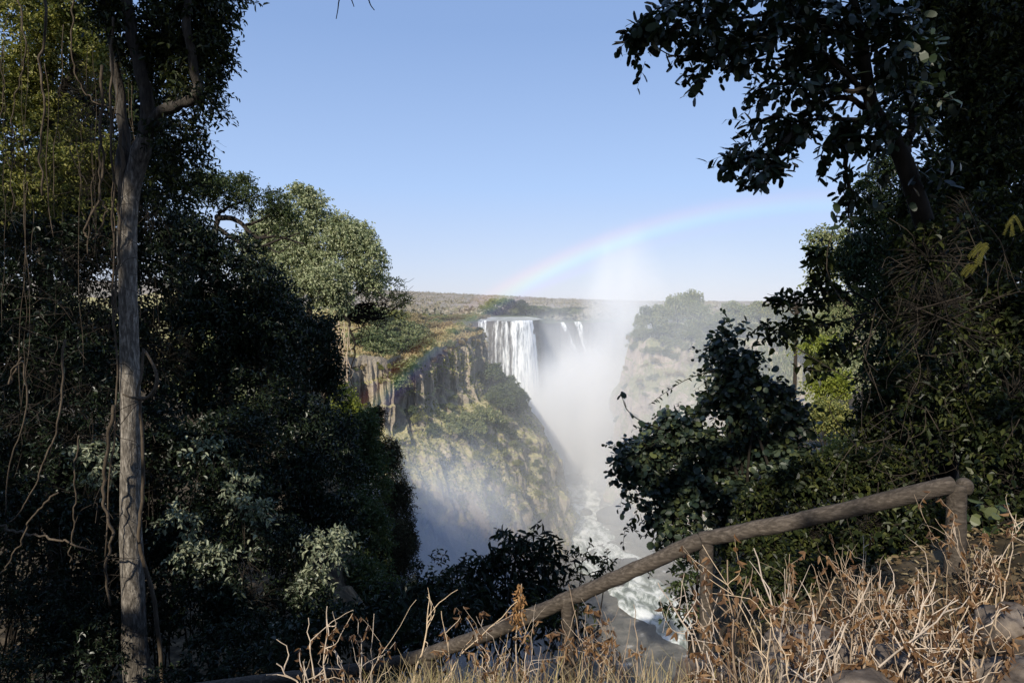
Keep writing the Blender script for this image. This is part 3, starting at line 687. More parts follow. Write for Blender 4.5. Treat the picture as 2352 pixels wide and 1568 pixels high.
for k_ in range(120):
    u_, v_ = RNG.uniform(-10, 330), RNG.uniform(250, 1150)
    gap(u_, v_, RNG.uniform(12.5, 15), RNG.uniform(.08, .24))
for k_ in range(90):
    u_, v_ = RNG.uniform(340, 800), RNG.uniform(560, 1420)
    gap(u_, v_, RNG.uniform(14, 20), RNG.uniform(.08, .22))
for k_ in range(110):
    u_, v_ = RNG.uniform(1450, 2340), RNG.uniform(640, 1330)
    gap(u_, v_, RNG.uniform(5.8, 8.5), RNG.uniform(.05, .15))
def shrub(name, label, cat, clumps, mat, L, W, base=None, group=None, K=7, kind='oval', dens=1.0, droop=.35, stem_r=.025, twig=None, shell=.5, nstem=5, length=None, cull=True, stems=True):
    c0 = np.mean([c for c, r in clumps], axis=0)
    if base is None: base = (c0[0], c0[1])
    z = ground_at(*base) if len(base) == 2 else base[2]
    t = thing(name, (base[0], base[1], z), label, cat, group)
    foliage(t, clumps, mat, twig or m_twigd, L, W, K=K, kind=kind, dens=dens, droop=droop, shell=shell, name='foliage', length=length, cull=cull)
    if stems:
        sb = Buf()
        for c, r in clumps[:nstem]:
            p0 = np.array([base[0], base[1], z - .1]) + RNG.normal(0, .06, 3)
            mid = (p0 + c) / 2 + RNG.normal(0, .12, 3) * np.linalg.norm(c - p0) * .4
            tube(sb, wig(smooth_path([p0, mid, c], 14), .05, .6, RNG.integers(99)), np.linspace(stem_r, stem_r * .35, 14), 5)
        build('stem', sb, twig or m_twigd, t)
    return t

# ---- overhanging tree, its unseen crown laid out to shade the viewpoint; only its twig tips dip into the sky
t = thing('overhanging_tree', (-7, -7, ground_at(-7, -7)), 'tree overhead whose bare dark twigs dangle at the top edge of the sky', 'tree')
b = Buf(); tube(b, smooth_path([(-7, -7, -1.5), (-6.8, -6.9, 3), (-6.5, -6.5, 8), (-6, -6, 14)], 24), np.linspace(.55, .3, 24), 16, .15); build('trunk', b, m_barkd, t, True)
for P_ in ([(-6.7, -6.6, 5), (-4, -2, 8), (-2, 3.5, 7), at(815, -60, 6.5)], [(-6.5, -6.5, 8), (-1, -5, 11), (5, -4, 13)], [(-6.4, -6.4, 9), (-13, -6, 14), (-22, -6, 18)]):
    b = Buf(); p = wig(smooth_path(P_, 30), .15, .4, 3); tube(b, p, np.linspace(.2, .02, len(p)), 8); build('branch', b, m_barkd, t, True)
b = Buf()
for P_ in ([at(812, -60, 6.5), at(790, -30, 6.5), at(779, 0, 6.5), at(776, 22, 6.5), at(772, 44, 6.5)], [at(808, -60, 6.5), at(806, -10, 6.5), at(813, 16, 6.5)], [at(820, -60, 6.5), at(843, -10, 6.5), at(851, 12, 6.5), at(860, 24, 6.5)]):
    p = smooth_path(P_, 12); tube(b, p, np.linspace(.009, .004, len(p)), 5)
build('twigs', b, m_twigd, t)
lb = Buf()
for c, r, n in [((-1, -5, 10), (7, 3.5, 7), 9500), ((-9, -5, 15), (8, 4, 10), 11500), ((-18, -6, 17), (9, 4, 11), 12500), ((5, -4, 13), (5.5, 3, 7), 7000), ((-8, -5, 5), (8, 3, 4.5), 6000), ((-16, -5, 8), (7, 3, 5), 4800)]:
    p, o = clump_points(c, r, n, .1, 60)
    sprays(lb, None, p, o, .5, 5, .26, .15, cull=True)
build('crown', lb, m_dark, t)

# ---- the tall straight tree at left
TB = at(318, 1600, 12.0)
zt = ground_at(TB[0], 12.0)
t = thing('tall_tree', (TB[0], 12.0, zt), 'tall straight tree with pale furrowed bark lit by the sun, leafy at the top', 'tree')
tp = [np.array([TB[0] + .05, 12, min(zt, TB[2]) - .4]), at(316, 1540, 12), at(306, 1400, 12), at(300, 1200, 12), at(298, 1000, 12), at(297, 800, 12), at(294, 650, 12), at(292, 540, 12), at(300, 440, 12), at(318, 370, 12), at(332, 320, 12), at(338, 280, 12)]
b = Buf(); p = smooth_path(tp, 150); q = np.linspace(0, 1, len(p))
tube(b, p, np.interp(q, [0, .05, .10, .16, .3, .6, .8, .86, .93, 1], [.42, .275, .225, .20, .168, .15, .146, .165, .125, .105]), 64, .22, 4); build('trunk', b, m_bark, t, True)
for P_, r0, r1 in (([at(334, 310, 12), at(339, 270, 12), at(332, 200, 12), at(300, 60, 12), at(285, -80, 12)], .13, .08),
                   ([at(328, 325, 12), at(368, 262, 12), at(410, 240, 11.8), at(450, 222, 11.7), at(452, 180, 11.7), at(430, 60, 11.5), at(440, -60, 11.5)], .11, .06),
                   ([at(296, 460, 12), at(280, 380, 12.1), at(285, 300, 12.2), at(262, 120, 12.3), at(230, -40, 12.3)], .12, .06)):
    b = Buf(); p = wig(smooth_path(P_, 50), .03, .3, 5); tube(b, p, np.linspace(r0, r1, len(p)), 16, .2, 7); build('branch', b, m_barkm, t, True)
foliage(t, [shape(430, 60, 12, 90, 110), shape(470, 20, 12.3, 70, 60), shape(445, 190, 12, 60, 90), shape(410, 320, 12, 50, 60), shape(310, 70, 12.5, 90, 120), shape(485, 120, 12, 38, 70), shape(545, 5, 11.5, 24, 26), shape(360, 180, 12.6, 70, 100), shape(400, 430, 13, 55, 60)],
        m_dark2, m_twigd, .115, .045, dens=1.0, K=8)
# curled liana on the trunk
b = Buf()
p = smooth_path([at(330, 800, 11.8), at(322, 870, 11.75), at(316, 905, 11.72), at(322, 930, 11.72), at(326, 1000, 11.72), at(330, 1080, 11.72), at(326, 1150, 11.72), at(318, 1230, 11.72), at(330, 1290, 11.7), at(350, 1360, 11.7), at(362, 1440, 11.7), at(372, 1540, 11.7), at(378, 1640, 11.7)], 80)
tube(b, wig(p, .01, .5, 4), np.linspace(.022, .042, len(p)), 8, .15, 3)
p = smooth_path([at(322, 915, 11.7), at(340, 912, 11.6), at(357, 890, 11.55), at(360, 865, 11.55), at(350, 835, 11.6), at(334, 806, 11.7)], 24); tube(b, p, np.linspace(.035, .02, len(p)), 8)
p = smooth_path([at(320, 915, 11.7), at(300, 912, 11.68), at(282, 905, 11.7)], 10); tube(b, p, np.linspace(.03, .012, len(p)), 6)
tag(build('liana', b, m_liana, None, True), 'brown liana climbing the sunlit trunk with one loop curling out to the right', 'liana', 'lianas')

# ---- vine draped trees and thickets at far left
def plain_tree(name, label, base, trunk_pts, r0, clumps, mat, L, W, cat='tree', group=None, K=7, dens=1.0, limbs=(), twig=None, barkm=None, kind='oval', droop=.3, cull=True, shell=.5):
    z = ground_at(*base)
    t = thing(name, (base[0], base[1], z), label, cat, group)
    b = Buf(); p = smooth_path([np.array([base[0], base[1], z - .3])] + [np.asarray(x) for x in trunk_pts], 40); p = wig(p, .05, .3, 2)
    tube(b, p, np.linspace(r0, r0 * .4, len(p)), 12, .15, 4); build('trunk', b, barkm or m_barkd, t, True)
    for P_, ra, rb in limbs:
        b = Buf(); p = wig(smooth_path(P_, 26), ra * .5, .5, int(RNG.integers(99))); tube(b, p, np.linspace(ra, rb, len(p)), 8, .1, 2); build('branch', b, barkm or m_barkd, t, True)
    foliage(t, clumps, mat, twig or m_twigd, L, W, K=K, dens=dens, kind=kind, droop=droop, cull=cull, shell=shell)
    return t
a = at(110, 600, 15.5)
plain_tree('vine_draped_tree', 'vine-draped tree with dappled yellow-green leaves at the upper left corner', (a[0], 15.5), [at(110, 900, 15.5), at(100, 500, 15.5), at(110, 100, 15.5)], .22,
           [shape(50, 40, 15, 120, 100), shape(150, 130, 15, 110, 110), shape(30, 200, 15, 80, 110), shape(210, 20, 14.5, 80, 80), shape(240, 220, 14.3, 70, 130), shape(100, 310, 15, 110, 110), shape(30, 440, 15, 80, 110), shape(180, 430, 14.5, 90, 110), shape(250, 430, 14, 50, 130)], m_lit, .09, .046, dens=.85, limbs=[([at(100, 480, 15.3), at(50, 430, 15), at(-20, 420, 15)], .09, .05), ([at(105, 300, 15.3), at(170, 150, 15), at(200, 20, 15)], .1, .05)])
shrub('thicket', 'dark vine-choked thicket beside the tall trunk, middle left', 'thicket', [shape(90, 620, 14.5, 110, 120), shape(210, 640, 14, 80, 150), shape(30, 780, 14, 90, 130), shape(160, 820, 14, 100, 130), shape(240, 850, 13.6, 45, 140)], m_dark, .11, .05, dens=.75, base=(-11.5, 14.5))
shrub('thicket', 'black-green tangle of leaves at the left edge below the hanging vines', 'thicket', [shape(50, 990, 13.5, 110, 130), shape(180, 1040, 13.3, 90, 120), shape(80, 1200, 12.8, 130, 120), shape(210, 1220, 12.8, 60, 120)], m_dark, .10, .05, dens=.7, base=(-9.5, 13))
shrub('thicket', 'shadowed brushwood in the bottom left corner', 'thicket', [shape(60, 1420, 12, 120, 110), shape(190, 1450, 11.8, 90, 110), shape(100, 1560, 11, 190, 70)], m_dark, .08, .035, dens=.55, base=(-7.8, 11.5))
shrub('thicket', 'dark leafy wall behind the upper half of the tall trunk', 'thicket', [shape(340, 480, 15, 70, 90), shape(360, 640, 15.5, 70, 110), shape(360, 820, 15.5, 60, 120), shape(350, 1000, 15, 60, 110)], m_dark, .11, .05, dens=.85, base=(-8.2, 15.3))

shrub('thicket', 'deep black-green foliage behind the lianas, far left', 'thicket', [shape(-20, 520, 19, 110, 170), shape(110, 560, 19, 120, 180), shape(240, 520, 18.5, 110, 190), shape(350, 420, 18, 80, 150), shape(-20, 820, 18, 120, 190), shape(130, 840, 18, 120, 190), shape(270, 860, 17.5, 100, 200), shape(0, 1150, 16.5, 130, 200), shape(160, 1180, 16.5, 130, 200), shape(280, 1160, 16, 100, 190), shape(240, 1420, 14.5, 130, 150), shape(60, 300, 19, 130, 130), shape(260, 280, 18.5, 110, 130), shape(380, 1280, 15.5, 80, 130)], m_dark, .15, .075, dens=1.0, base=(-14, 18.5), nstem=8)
# ---- the dark round trees and shrubs on the bank, middle left
a = at(520, 900, 19)
plain_tree('round_tree', 'dark round-crowned tree filling the middle left behind the tall trunk', (a[0], 19), [at(520, 900, 19), at(520, 740, 19)], .2,
           [shape(520, 640, 18.5, 110, 100), shape(430, 580, 18, 80, 90), shape(590, 740, 19, 110, 110), shape(460, 760, 18, 100, 120), shape(560, 870, 18.5, 120, 110), shape(430, 900, 17.5, 70, 100)], m_dark, .13, .065, dens=1.0)
a = at(700, 900, 24)
plain_tree('round_tree', 'dark dome of leaves in front of the pale sunlit tree', (a[0], 24), [at(700, 950, 24), at(700, 820, 24)], .18,
           [shape(670, 740, 23, 80, 80), shape(720, 810, 24, 62, 90), shape(640, 840, 22.5, 80, 100), shape(735, 900, 24.5, 48, 80), shape(610, 680, 22, 60, 60)], m_dark, .14, .07, dens=1.1)
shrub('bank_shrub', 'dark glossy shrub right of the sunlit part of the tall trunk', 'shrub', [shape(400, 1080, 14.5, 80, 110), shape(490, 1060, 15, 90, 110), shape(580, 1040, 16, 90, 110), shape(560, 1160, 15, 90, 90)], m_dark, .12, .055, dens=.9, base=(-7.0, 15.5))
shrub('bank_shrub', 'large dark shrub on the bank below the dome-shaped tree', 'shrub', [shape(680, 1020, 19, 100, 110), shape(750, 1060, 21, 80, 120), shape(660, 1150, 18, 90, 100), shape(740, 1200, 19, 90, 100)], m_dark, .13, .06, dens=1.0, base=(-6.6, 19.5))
shrub('bank_shrub', 'deep green creeper-like shrub near the gorge edge', 'shrub', [shape(820, 1020, 27, 50, 100), shape(840, 1120, 27, 70, 110), shape(830, 1240, 25, 80, 110), shape(800, 1360, 21, 80, 90), shape(870, 1370, 22, 60, 80)], m_mid, .14, .07, dens=1.0, base=(-7.2, 26))
m_brown = leaf_mat('creeper_brown', [(.035, .03, .018), (.06, .05, .028), (.085, .07, .04), (.045, .06, .028)], .12, .8, spec=.1)
shrub('cliff_creeper', 'brownish creeper hanging down the edge of the bank over the gorge', 'creeper', [shape(862, 985, 33, 20, 60), shape(890, 1070, 32, 34, 70), shape(915, 1170, 32, 34, 80), shape(932, 1270, 31, 24, 90), shape(900, 1290, 29, 50, 100), shape(915, 1400, 27, 40, 70)], m_brown, .11, .04, dens=1.2, base=(-7.6, 30), shell=.75)
shrub('bank_shrub', 'shadowed shrub low on the bank left of centre', 'shrub', [shape(440, 1230, 14, 90, 90), shape(540, 1270, 14, 100, 90), shape(640, 1290, 15, 90, 100), shape(450, 1370, 13, 100, 90), shape(560, 1400, 13, 100, 90)], m_dark, .09, .04, dens=.75, base=(-5.2, 14))
shrub('bank_shrub', 'dark undergrowth shrub above the lower end of the handrail', 'shrub', [shape(680, 1420, 14, 90, 90), shape(780, 1460, 14.5, 90, 70), shape(480, 1510, 11.5, 120, 60), shape(620, 1520, 11, 120, 50), shape(860, 1470, 14, 80, 60), shape(790, 1430, 7.2, 80, 60), shape(880, 1440, 7.2, 60, 60), shape(700, 1480, 7, 70, 40)], m_dark, .09, .04, dens=.8, base=(-3.9, 13))
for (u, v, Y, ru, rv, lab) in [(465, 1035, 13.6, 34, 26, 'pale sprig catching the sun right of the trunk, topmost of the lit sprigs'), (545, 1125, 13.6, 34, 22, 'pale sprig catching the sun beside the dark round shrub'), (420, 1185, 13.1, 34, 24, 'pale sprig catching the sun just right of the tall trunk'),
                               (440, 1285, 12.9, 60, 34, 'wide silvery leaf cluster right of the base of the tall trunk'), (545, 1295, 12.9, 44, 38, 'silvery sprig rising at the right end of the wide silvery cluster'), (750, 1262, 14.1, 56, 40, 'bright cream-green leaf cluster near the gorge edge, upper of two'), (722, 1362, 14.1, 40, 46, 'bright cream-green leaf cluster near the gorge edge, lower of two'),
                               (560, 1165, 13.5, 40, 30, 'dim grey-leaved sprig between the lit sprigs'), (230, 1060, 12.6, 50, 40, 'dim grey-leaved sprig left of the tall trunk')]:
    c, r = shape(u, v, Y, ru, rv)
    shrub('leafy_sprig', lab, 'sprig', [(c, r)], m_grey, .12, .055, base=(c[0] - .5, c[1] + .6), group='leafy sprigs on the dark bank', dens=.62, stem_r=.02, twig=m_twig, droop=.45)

# ---- flat-topped tree with dark limbs, pale tree, thorn tree, bright bush
a = at(520, 640, 28)
plain_tree('flat_topped_tree', 'flat-topped tree with black spreading limbs against the sky', (a[0], 28), [at(500, 700, 28), at(490, 580, 28), at(500, 490, 28)], .22,
           [shape(520, 450, 28, 60, 36), shape(590, 465, 28, 60, 38), shape(560, 430, 28.5, 45, 22), shape(640, 500, 28, 34, 28), shape(480, 440, 27, 50, 46), shape(660, 530, 28, 30, 12)], m_mid, .13, .06, dens=.75,
           limbs=[([at(495, 500, 28), at(545, 505, 28), at(590, 545, 28), at(640, 545, 28), at(700, 560, 28)], .12, .03), ([at(495, 520, 28), at(540, 550, 28), at(590, 568, 28), at(650, 548, 28), at(690, 535, 28)], .10, .02), ([at(560, 520, 28), at(610, 500, 28), at(650, 470, 28)], .07, .02), ([at(600, 545, 28), at(640, 520, 28), at(680, 510, 28)], .05, .015), ([at(500, 490, 28), at(540, 470, 28), at(600, 450, 28)], .08, .02), ([at(610, 560, 28), at(640, 580, 28), at(670, 560, 28)], .04, .012)])
a = at(700, 700, 46)
plain_tree('pale_tree', 'broad pale green sunlit tree on the left rim of the gorge', (a[0], 46), [at(710, 760, 46), at(715, 640, 46)], .35,
           [shape(700, 480, 46, 50, 40), shape(690, 448, 46, 30, 16), shape(640, 540, 46, 60, 60), shape(745, 545, 46, 70, 60), shape(810, 570, 46, 70, 60), shape(845, 600, 45, 48, 50), shape(690, 610, 46, 80, 70), shape(770, 640, 45, 80, 60), shape(600, 590, 47, 50, 70), shape(770, 700, 44.5, 36, 34), shape(720, 670, 45, 70, 50), shape(860, 650, 45.5, 34, 26)], m_pale, .20, .11, dens=1.25, droop=.2,
           limbs=[([at(720, 700, 45), at(790, 690, 45), at(850, 660, 45), at(890, 690, 45)], .16, .03)])
a = at(815, 790, 50)
t = thing('thorn_tree', (a[0], 50, ground_at(a[0], 50)), 'half-bare thorn tree with black crooked branches above the headland', 'tree')
b = Buf(); tube(b, wig(smooth_path([np.array([at(740, 780, 50)[0], 50, ground_at(at(740, 780, 50)[0], 50) - .3]), at(745, 790, 50), at(765, 745, 50), at(800, 705, 50)], 24), .1, .5, 1), np.linspace(.3, .16, 24), 10, .2); build('trunk', b, m_twigd, t, True)
rs = np.random.default_rng(5); ends = []
for k in range(20):
    u1, v1 = [(870, 660), (905, 680), (930, 690), (900, 720), (880, 745), (935, 715), (850, 690), (860, 720), (895, 650), (920, 730), (840, 745), (870, 770), (850, 780), (830, 765), (945, 690), (905, 700), (825, 780), (880, 690), (915, 660), (845, 715)][k]
    Pm = [at(772 + rs.integers(0, 24), 715 + rs.integers(-5, 26), 50), at(820 + (u1 - 820) * .4, 715 + rs.integers(-20, 25), 50), at(u1, v1, 50 + rs.normal() * .8)]
    b = Buf(); p = wig(smooth_path(Pm, 24), .28, .8, k); tube(b, p, np.linspace(.08, .018, len(p)), 5)
    for j in (9, 13, 17, 20):
        e = p[j] + rs.normal(0, .8, 3) * np.array([1, .6, .7]) + (p[j] - p[j - 4]) * 1.2
        tube(b, wig(np.linspace(p[j], e, 8), .12, 1, j), np.linspace(.03, .01, 8), 4); ends.append(e)
    build('branch', b, m_twigd, t)
foliage(t, [shape(885, 655, 50, 40, 22), shape(920, 690, 50, 26, 20), shape(850, 670, 50, 30, 22)], m_lit, m_twigd, .16, .08, dens=.55)
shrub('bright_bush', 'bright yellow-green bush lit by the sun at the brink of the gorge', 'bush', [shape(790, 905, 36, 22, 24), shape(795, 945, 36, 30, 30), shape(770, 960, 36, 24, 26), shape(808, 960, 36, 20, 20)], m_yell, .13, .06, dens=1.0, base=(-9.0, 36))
b = Buf(); t = thing('dead_branch', tuple(at(800, 745, 44)), 'dead black branch hanging straight down in front of the dark rock face', 'branch')
p = wig(smooth_path([at(792, 720, 44), at(806, 760, 44), at(816, 800, 44), at(808, 850, 44), at(806, 900, 44)], 40), .08, .5, 4); tube(b, p, np.linspace(.10, .03, len(p)), 5)
for (u, v, u2, v2) in [(815, 800, 785, 812), (808, 845, 835, 838), (808, 860, 780, 872), (806, 880, 828, 905), (812, 780, 850, 770), (814, 790, 842, 800), (806, 760, 845, 745)]:
    tube(b, wig(np.linspace(at(u, v, 44), at(u2, v2, 43.6), 10), .08, .8, u2), np.linspace(.05, .015, 10), 4)
build('wood', b, m_twigd, t)
# dry roots hanging by the gap
b = Buf()
for k in range(26):
    u = 770 + RNG.normal() * 14; v0 = 735 + RNG.random() * 40
    p = wig(np.array([at(u + s_ * 6 * RNG.normal(), v0 + s_ * RNG.uniform(80, 170), 40) for s_ in np.linspace(0, 1, 14)]), .06, .8, k); tube(b, p, np.linspace(.025, .01, 14), 4)
tag(build('hanging_roots', b, m_stalk), 'pale bundle of dry roots hanging beside the dark rock face', 'roots', kind='stuff')

# ---- lianas hanging at left
LI = [([(100, -20), (104, 60), (92, 140), (100, 220), (92, 330), (98, 450)], 12.5, .035, 'dark wavering liana hanging from the top edge at far left'),
      ([(235, 150), (230, 280), (238, 360), (222, 470), (195, 530), (205, 545)], 11.6, .035, 'pale sunlit liana bending into a hook left of the fork'),
      ([(232, 330), (228, 440), (245, 490), (215, 550)], 11.5, .025, 'second sunlit liana crossing the hooked one'),
      ([(260, 40), (255, 250), (262, 500), (258, 700), (268, 900), (255, 1100), (240, 1290)], 11.8, .03, 'long straight liana just left of the tall trunk'),
      ([(278, 300), (276, 480), (270, 640), (262, 760)], 11.5, .04, 'thick stem clinging to the left side of the tall trunk'),
      ([(50, 820), (35, 850), (22, 880), (48, 830), (60, 900), (45, 1000), (20, 1080), (8, 1180)], 10.5, .022, 'looped pale liana near the left edge'),
      ([(150, 780), (140, 900), (125, 1000), (95, 1080), (75, 1130), (20, 1200)], 10.6, .024, 'pale liana sweeping down to the left edge'),
      ([(135, 1130), (80, 1180), (40, 1260), (0, 1320)], 10.2, .022, 'leaning pale vine stem low at the left edge'),
      ([(0, 1208), (60, 1225), (140, 1240), (210, 1262)], 10.8, .03, 'nearly level brown branch at the left edge'),
      ([(182, 1000), (175, 1080), (170, 1160), (165, 1220), (160, 1290)], 11, .02, 'short upright vine stem below the grey sprig left of the trunk'),
      ([(262, 930), (240, 1060), (238, 1150), (258, 1230), (240, 1300), (255, 1390)], 11.3, .045, 'thick twisted liana left of the sunlit trunk'),
      ([(40, 0), (60, 120), (28, 260), (35, 380)], 13, .02, 'liana crossing the dappled leaves at the upper left'),
      ([(170, 0), (165, 120), (185, 200), (230, 240), (268, 252)], 12, .02, 'thin vine swinging towards the fork of the tall tree')]
for pts, Y, r, lab in LI:
    b = Buf(); p = wig(smooth_path([at(u, v, Y) for u, v in pts], 60), .03, .35, len(lab)); tube(b, p, np.linspace(r, r * .6, len(p)) * .72, 7, .2, 3)
    tag(build('liana', b, m_liana, None, True), lab, 'liana', 'lianas')
for k in range(22):
    u = RNG.uniform(0, 300); v0 = RNG.uniform(-40, 500); ln = RNG.uniform(200, 650); Y = RNG.uniform(11, 13)
    n_ = 24; uu = u + np.cumsum(RNG.normal(0, 3.2, n_)); vv = v0 + np.linspace(0, ln, n_)
    b = Buf(); p = np.array([at(x, y, Y) for x, y in zip(uu, vv)]); tube(b, smooth_path(p[::3], 40), RNG.uniform(.003, .009), 5)
    tag(build('liana', b, m_liana, None, True), 'thin brown liana hanging in the dark foliage left of the tall trunk', 'liana', 'thin lianas left of the trunk')
b = Buf()
for k in range(420):
    u = RNG.uniform(-20, 330); v = RNG.uniform(300, 1560); Y = RNG.uniform(11.2, 13); p0 = at(u, v, Y); d = RNG.normal(0, .35, 3)
    tube(b, smooth_path([p0, p0 + d * .5 + RNG.normal(0, .06, 3), p0 + d + np.array([0, 0, -.1])], 7), RNG.uniform(.002, .006), 4, cap=False)
tag(build('twig_tangle', b, m_twig), 'tangle of fine dry twigs in the shadows at lower left', 'twigs', kind='stuff')

# ---- right: leaning silhouette tree
t = thing('leaning_tree', (4.6, 7.4, ground_at(4.6, 7.4)), 'leaning tree whose big leaves stand black against the sky, upper right', 'tree')
YL = 6.2
b = Buf(); p = smooth_path([np.array([4.6, 7.4, ground_at(4.6, 7.4) - .2]), at(2200, 900, 7), at(2160, 640, 6.6), at(2110, 470, YL), at(2062, 340, YL), at(2030, 290, YL), at(1998, 225, YL), at(1985, 130, YL), at(1960, 0, YL), at(1940, -90, YL)], 70)
tube(b, p, np.interp(np.linspace(0, 1, len(p)), [0, .45, .7, 1], [.11, .075, .055, .03]), 12, .12, 3); build('trunk', b, m_twigd, t, True)
LB = [[(2080, 350), (2095, 280), (2085, 210), (2060, 120), (2050, 0)], [(2005, 240), (1960, 190), (1900, 130), (1850, 120), (1790, 130), (1740, 140), (1700, 140)], [(1995, 210), (1960, 210), (1900, 200), (1850, 195), (1800, 190), (1760, 200), (1720, 220)],
      [(2010, 260), (1940, 230), (1870, 250), (1830, 278), (1780, 265), (1720, 285)], [(2020, 280), (1960, 275), (1890, 272), (1830, 290), (1760, 305)], [(1985, 150), (1900, 60), (1800, 30), (1700, 40), (1600, 50), (1520, 60)], [(1975, 100), (1880, 40), (1780, 80), (1680, 110), (1590, 130), (1520, 115)],
      [(1965, 40), (1850, 0), (1700, -10), (1560, 10), (1480, 30)], [(1840, 288), (1800, 330), (1760, 355), (1700, 355), (1660, 370)], [(1800, 320), (1780, 370), (1750, 395), (1740, 415)], [(2040, 310), (1990, 320), (1940, 300), (1900, 330), (1890, 360)], [(1940, 300), (1945, 360), (1955, 420), (1950, 470), (1960, 520)], [(1560, 60), (1520, 80), (1470, 75), (1452, 90)]]
rng2 = np.random.default_rng(11)
lb, tb = Buf(), Buf()
for k, pts in enumerate(LB):
    b = Buf(); p = wig(smooth_path([at(u, v, YL + rng2.normal() * .12) for u, v in pts], 40), .02, .3, k); tube(b, p, np.linspace(.028 if k else .05, .005, len(p)), 6); build('branch', b, m_twigd, t)
    for j in range(10, len(p), 1):
        for _ in range(2 if k != 11 else 1):
            d = nrm((p[j] - p[j - 3]))[None] * .5 + rng2.normal(0, .6, (1, 3)) + np.array([[0, 0, -.1]])
            if rng2.random() < .5: sprays(lb, tb, p[j:j + 1], d, .19 * rng2.uniform(.5, 1.3), 5, .105, .050, kind='round', droop=.3, twig_r=.003, cull=False)
for (u, v, ru, rv, n) in [(1600, 30, 90, 45, 60), (1560, 90, 60, 35, 45), (1700, 50, 90, 50, 75), (1760, 120, 90, 50, 80), (1850, 60, 100, 70, 120), (1950, 90, 90, 90, 130), (2050, 120, 70, 120, 130), (2100, 240, 60, 90, 60), (2020, 230, 50, 60, 34), (1880, 200, 70, 40, 40), (1660, 120, 50, 40, 40), (1700, 370, 30, 14, 10), (1745, 400, 28, 16, 14), (1990, 320, 60, 30, 36), (1620, 170, 36, 30, 16), (2060, 380, 50, 50, 50), (1780, 230, 50, 24, 20), (1510, 100, 28, 24, 10), (1850, 320, 40, 26, 22)]:
    c, r = shape(u, v, YL, ru, rv, .5); p, o = clump_points(c, r, max(5, int(n * .55)), .1); sprays(lb, tb, p, o, .22, 6, .105, .050, kind='round', droop=.3, twig_r=.003, cull=False)
build('crown', lb, m_dark, t); build('twigs', tb, m_twigd, t)

# ---- right: dark vine-covered tree and the darker tree behind it
a = at(2185, 1250, 7.4)
t = plain_tree('vine_covered_tree', 'huge black-green vine-covered tree along the right edge', (a[0], 7.4), [at(2180, 1150, 7.4), at(2176, 980, 7.3), at(2186, 800, 7.3), at(2196, 620, 7.5)], .115,
           [shape(2250, 60, 9, 150, 150), shape(2310, 250, 8.8, 110, 170), shape(2210, 260, 9.3, 70, 150), shape(2250, 460, 9, 130, 140), shape(2140, 480, 9.6, 60, 110), shape(2310, 660, 8.6, 100, 160), shape(2200, 680, 9.2, 90, 130), shape(2290, 900, 8.4, 110, 170), shape(2120, 700, 9.6, 70, 120), shape(2310, 1120, 8, 110, 160), shape(2140, 130, 9.4, 60, 120), shape(2290, 780, 6.6, 90, 130), shape(2140, 760, 6.8, 44, 100), shape(2250, 560, 6.9, 90, 110), shape(2080, 600, 6.7, 40, 60), shape(2240, 1010, 6.5, 60, 110), shape(2130, 960, 6.8, 44, 110), shape(2320, 980, 6.3, 60, 130), shape(2135, 600, 6.1, 64, 90), shape(2160, 740, 6.1, 66, 100)], m_dark2, .078, .04, dens=1.35, barkm=m_barkb)
plain_tree('evergreen_tree', 'dense small-leaved dark green tree beside the rainbow\'s right end', (10.2, 14), [at(2080, 900, 14), at(2080, 600, 14)], .2,
           [shape(2050, 420, 14, 50, 50), shape(2040, 520, 14, 80, 80), shape(2000, 470, 13.6, 40, 50), shape(1985, 600, 13.6, 60, 70), shape(1955, 640, 13.4, 40, 50), shape(2080, 640, 14, 90, 110), shape(2030, 740, 13.4, 64, 90), shape(2040, 860, 12.6, 55, 80), shape(2080, 840, 13, 90, 120), shape(2180, 560, 14, 110, 180), shape(2280, 400, 14, 120, 300), shape(2290, 950, 13, 120, 250), shape(2160, 960, 12.5, 80, 140), shape(2200, 150, 14, 130, 170), shape(2320, 60, 14, 120, 150)], m_evg, .10, .05, dens=1.0)
shrub('vine_shrub', 'tangled dark vine shrub below the evergreen, right of the lit gap', 'shrub', [shape(2030, 980, 9, 50, 90), shape(2070, 940, 9, 70, 110), shape(2060, 1080, 8.6, 90, 80), shape(2180, 1040, 8.8, 70, 120), shape(1985, 1100, 8.6, 60, 44)], m_dark2, .085, .045, dens=1.7, base=(5.6, 9.2))
# arching leafy branch
b = Buf(); lb, tb = Buf(), Buf(); t = thing('arching_branch', tuple(at(2010, 740, 8.5)), 'leafy branch arching out left above the round-leaved shrub', 'branch')
for pts in ([(2010, 700), (1950, 670), (1880, 690), (1820, 685), (1790, 690)], [(1990, 720), (1920, 740), (1850, 750), (1800, 750), (1770, 770)], [(1980, 730), (1940, 790), (1900, 820), (1860, 840)], [(1960, 700), (1900, 640), (1880, 600), (1885, 580)]):
    p = smooth_path([at(u, v, 8.2) for u, v in pts], 24); tube(b, p, np.linspace(.015, .004, 24), 5)
    for j in range(6, len(p)):
        for _ in range(2): sprays(lb, tb, p[j:j + 1], rng2.normal(0, .6, (1, 3)) + np.array([[-.3, 0, 0]]), .2, 5, .12, .06, cull=False, twig_r=.003)
build('stem', b, m_twigd, t); build('foliage', lb, m_dark2, t); build('twigs', tb, m_twigd, t)

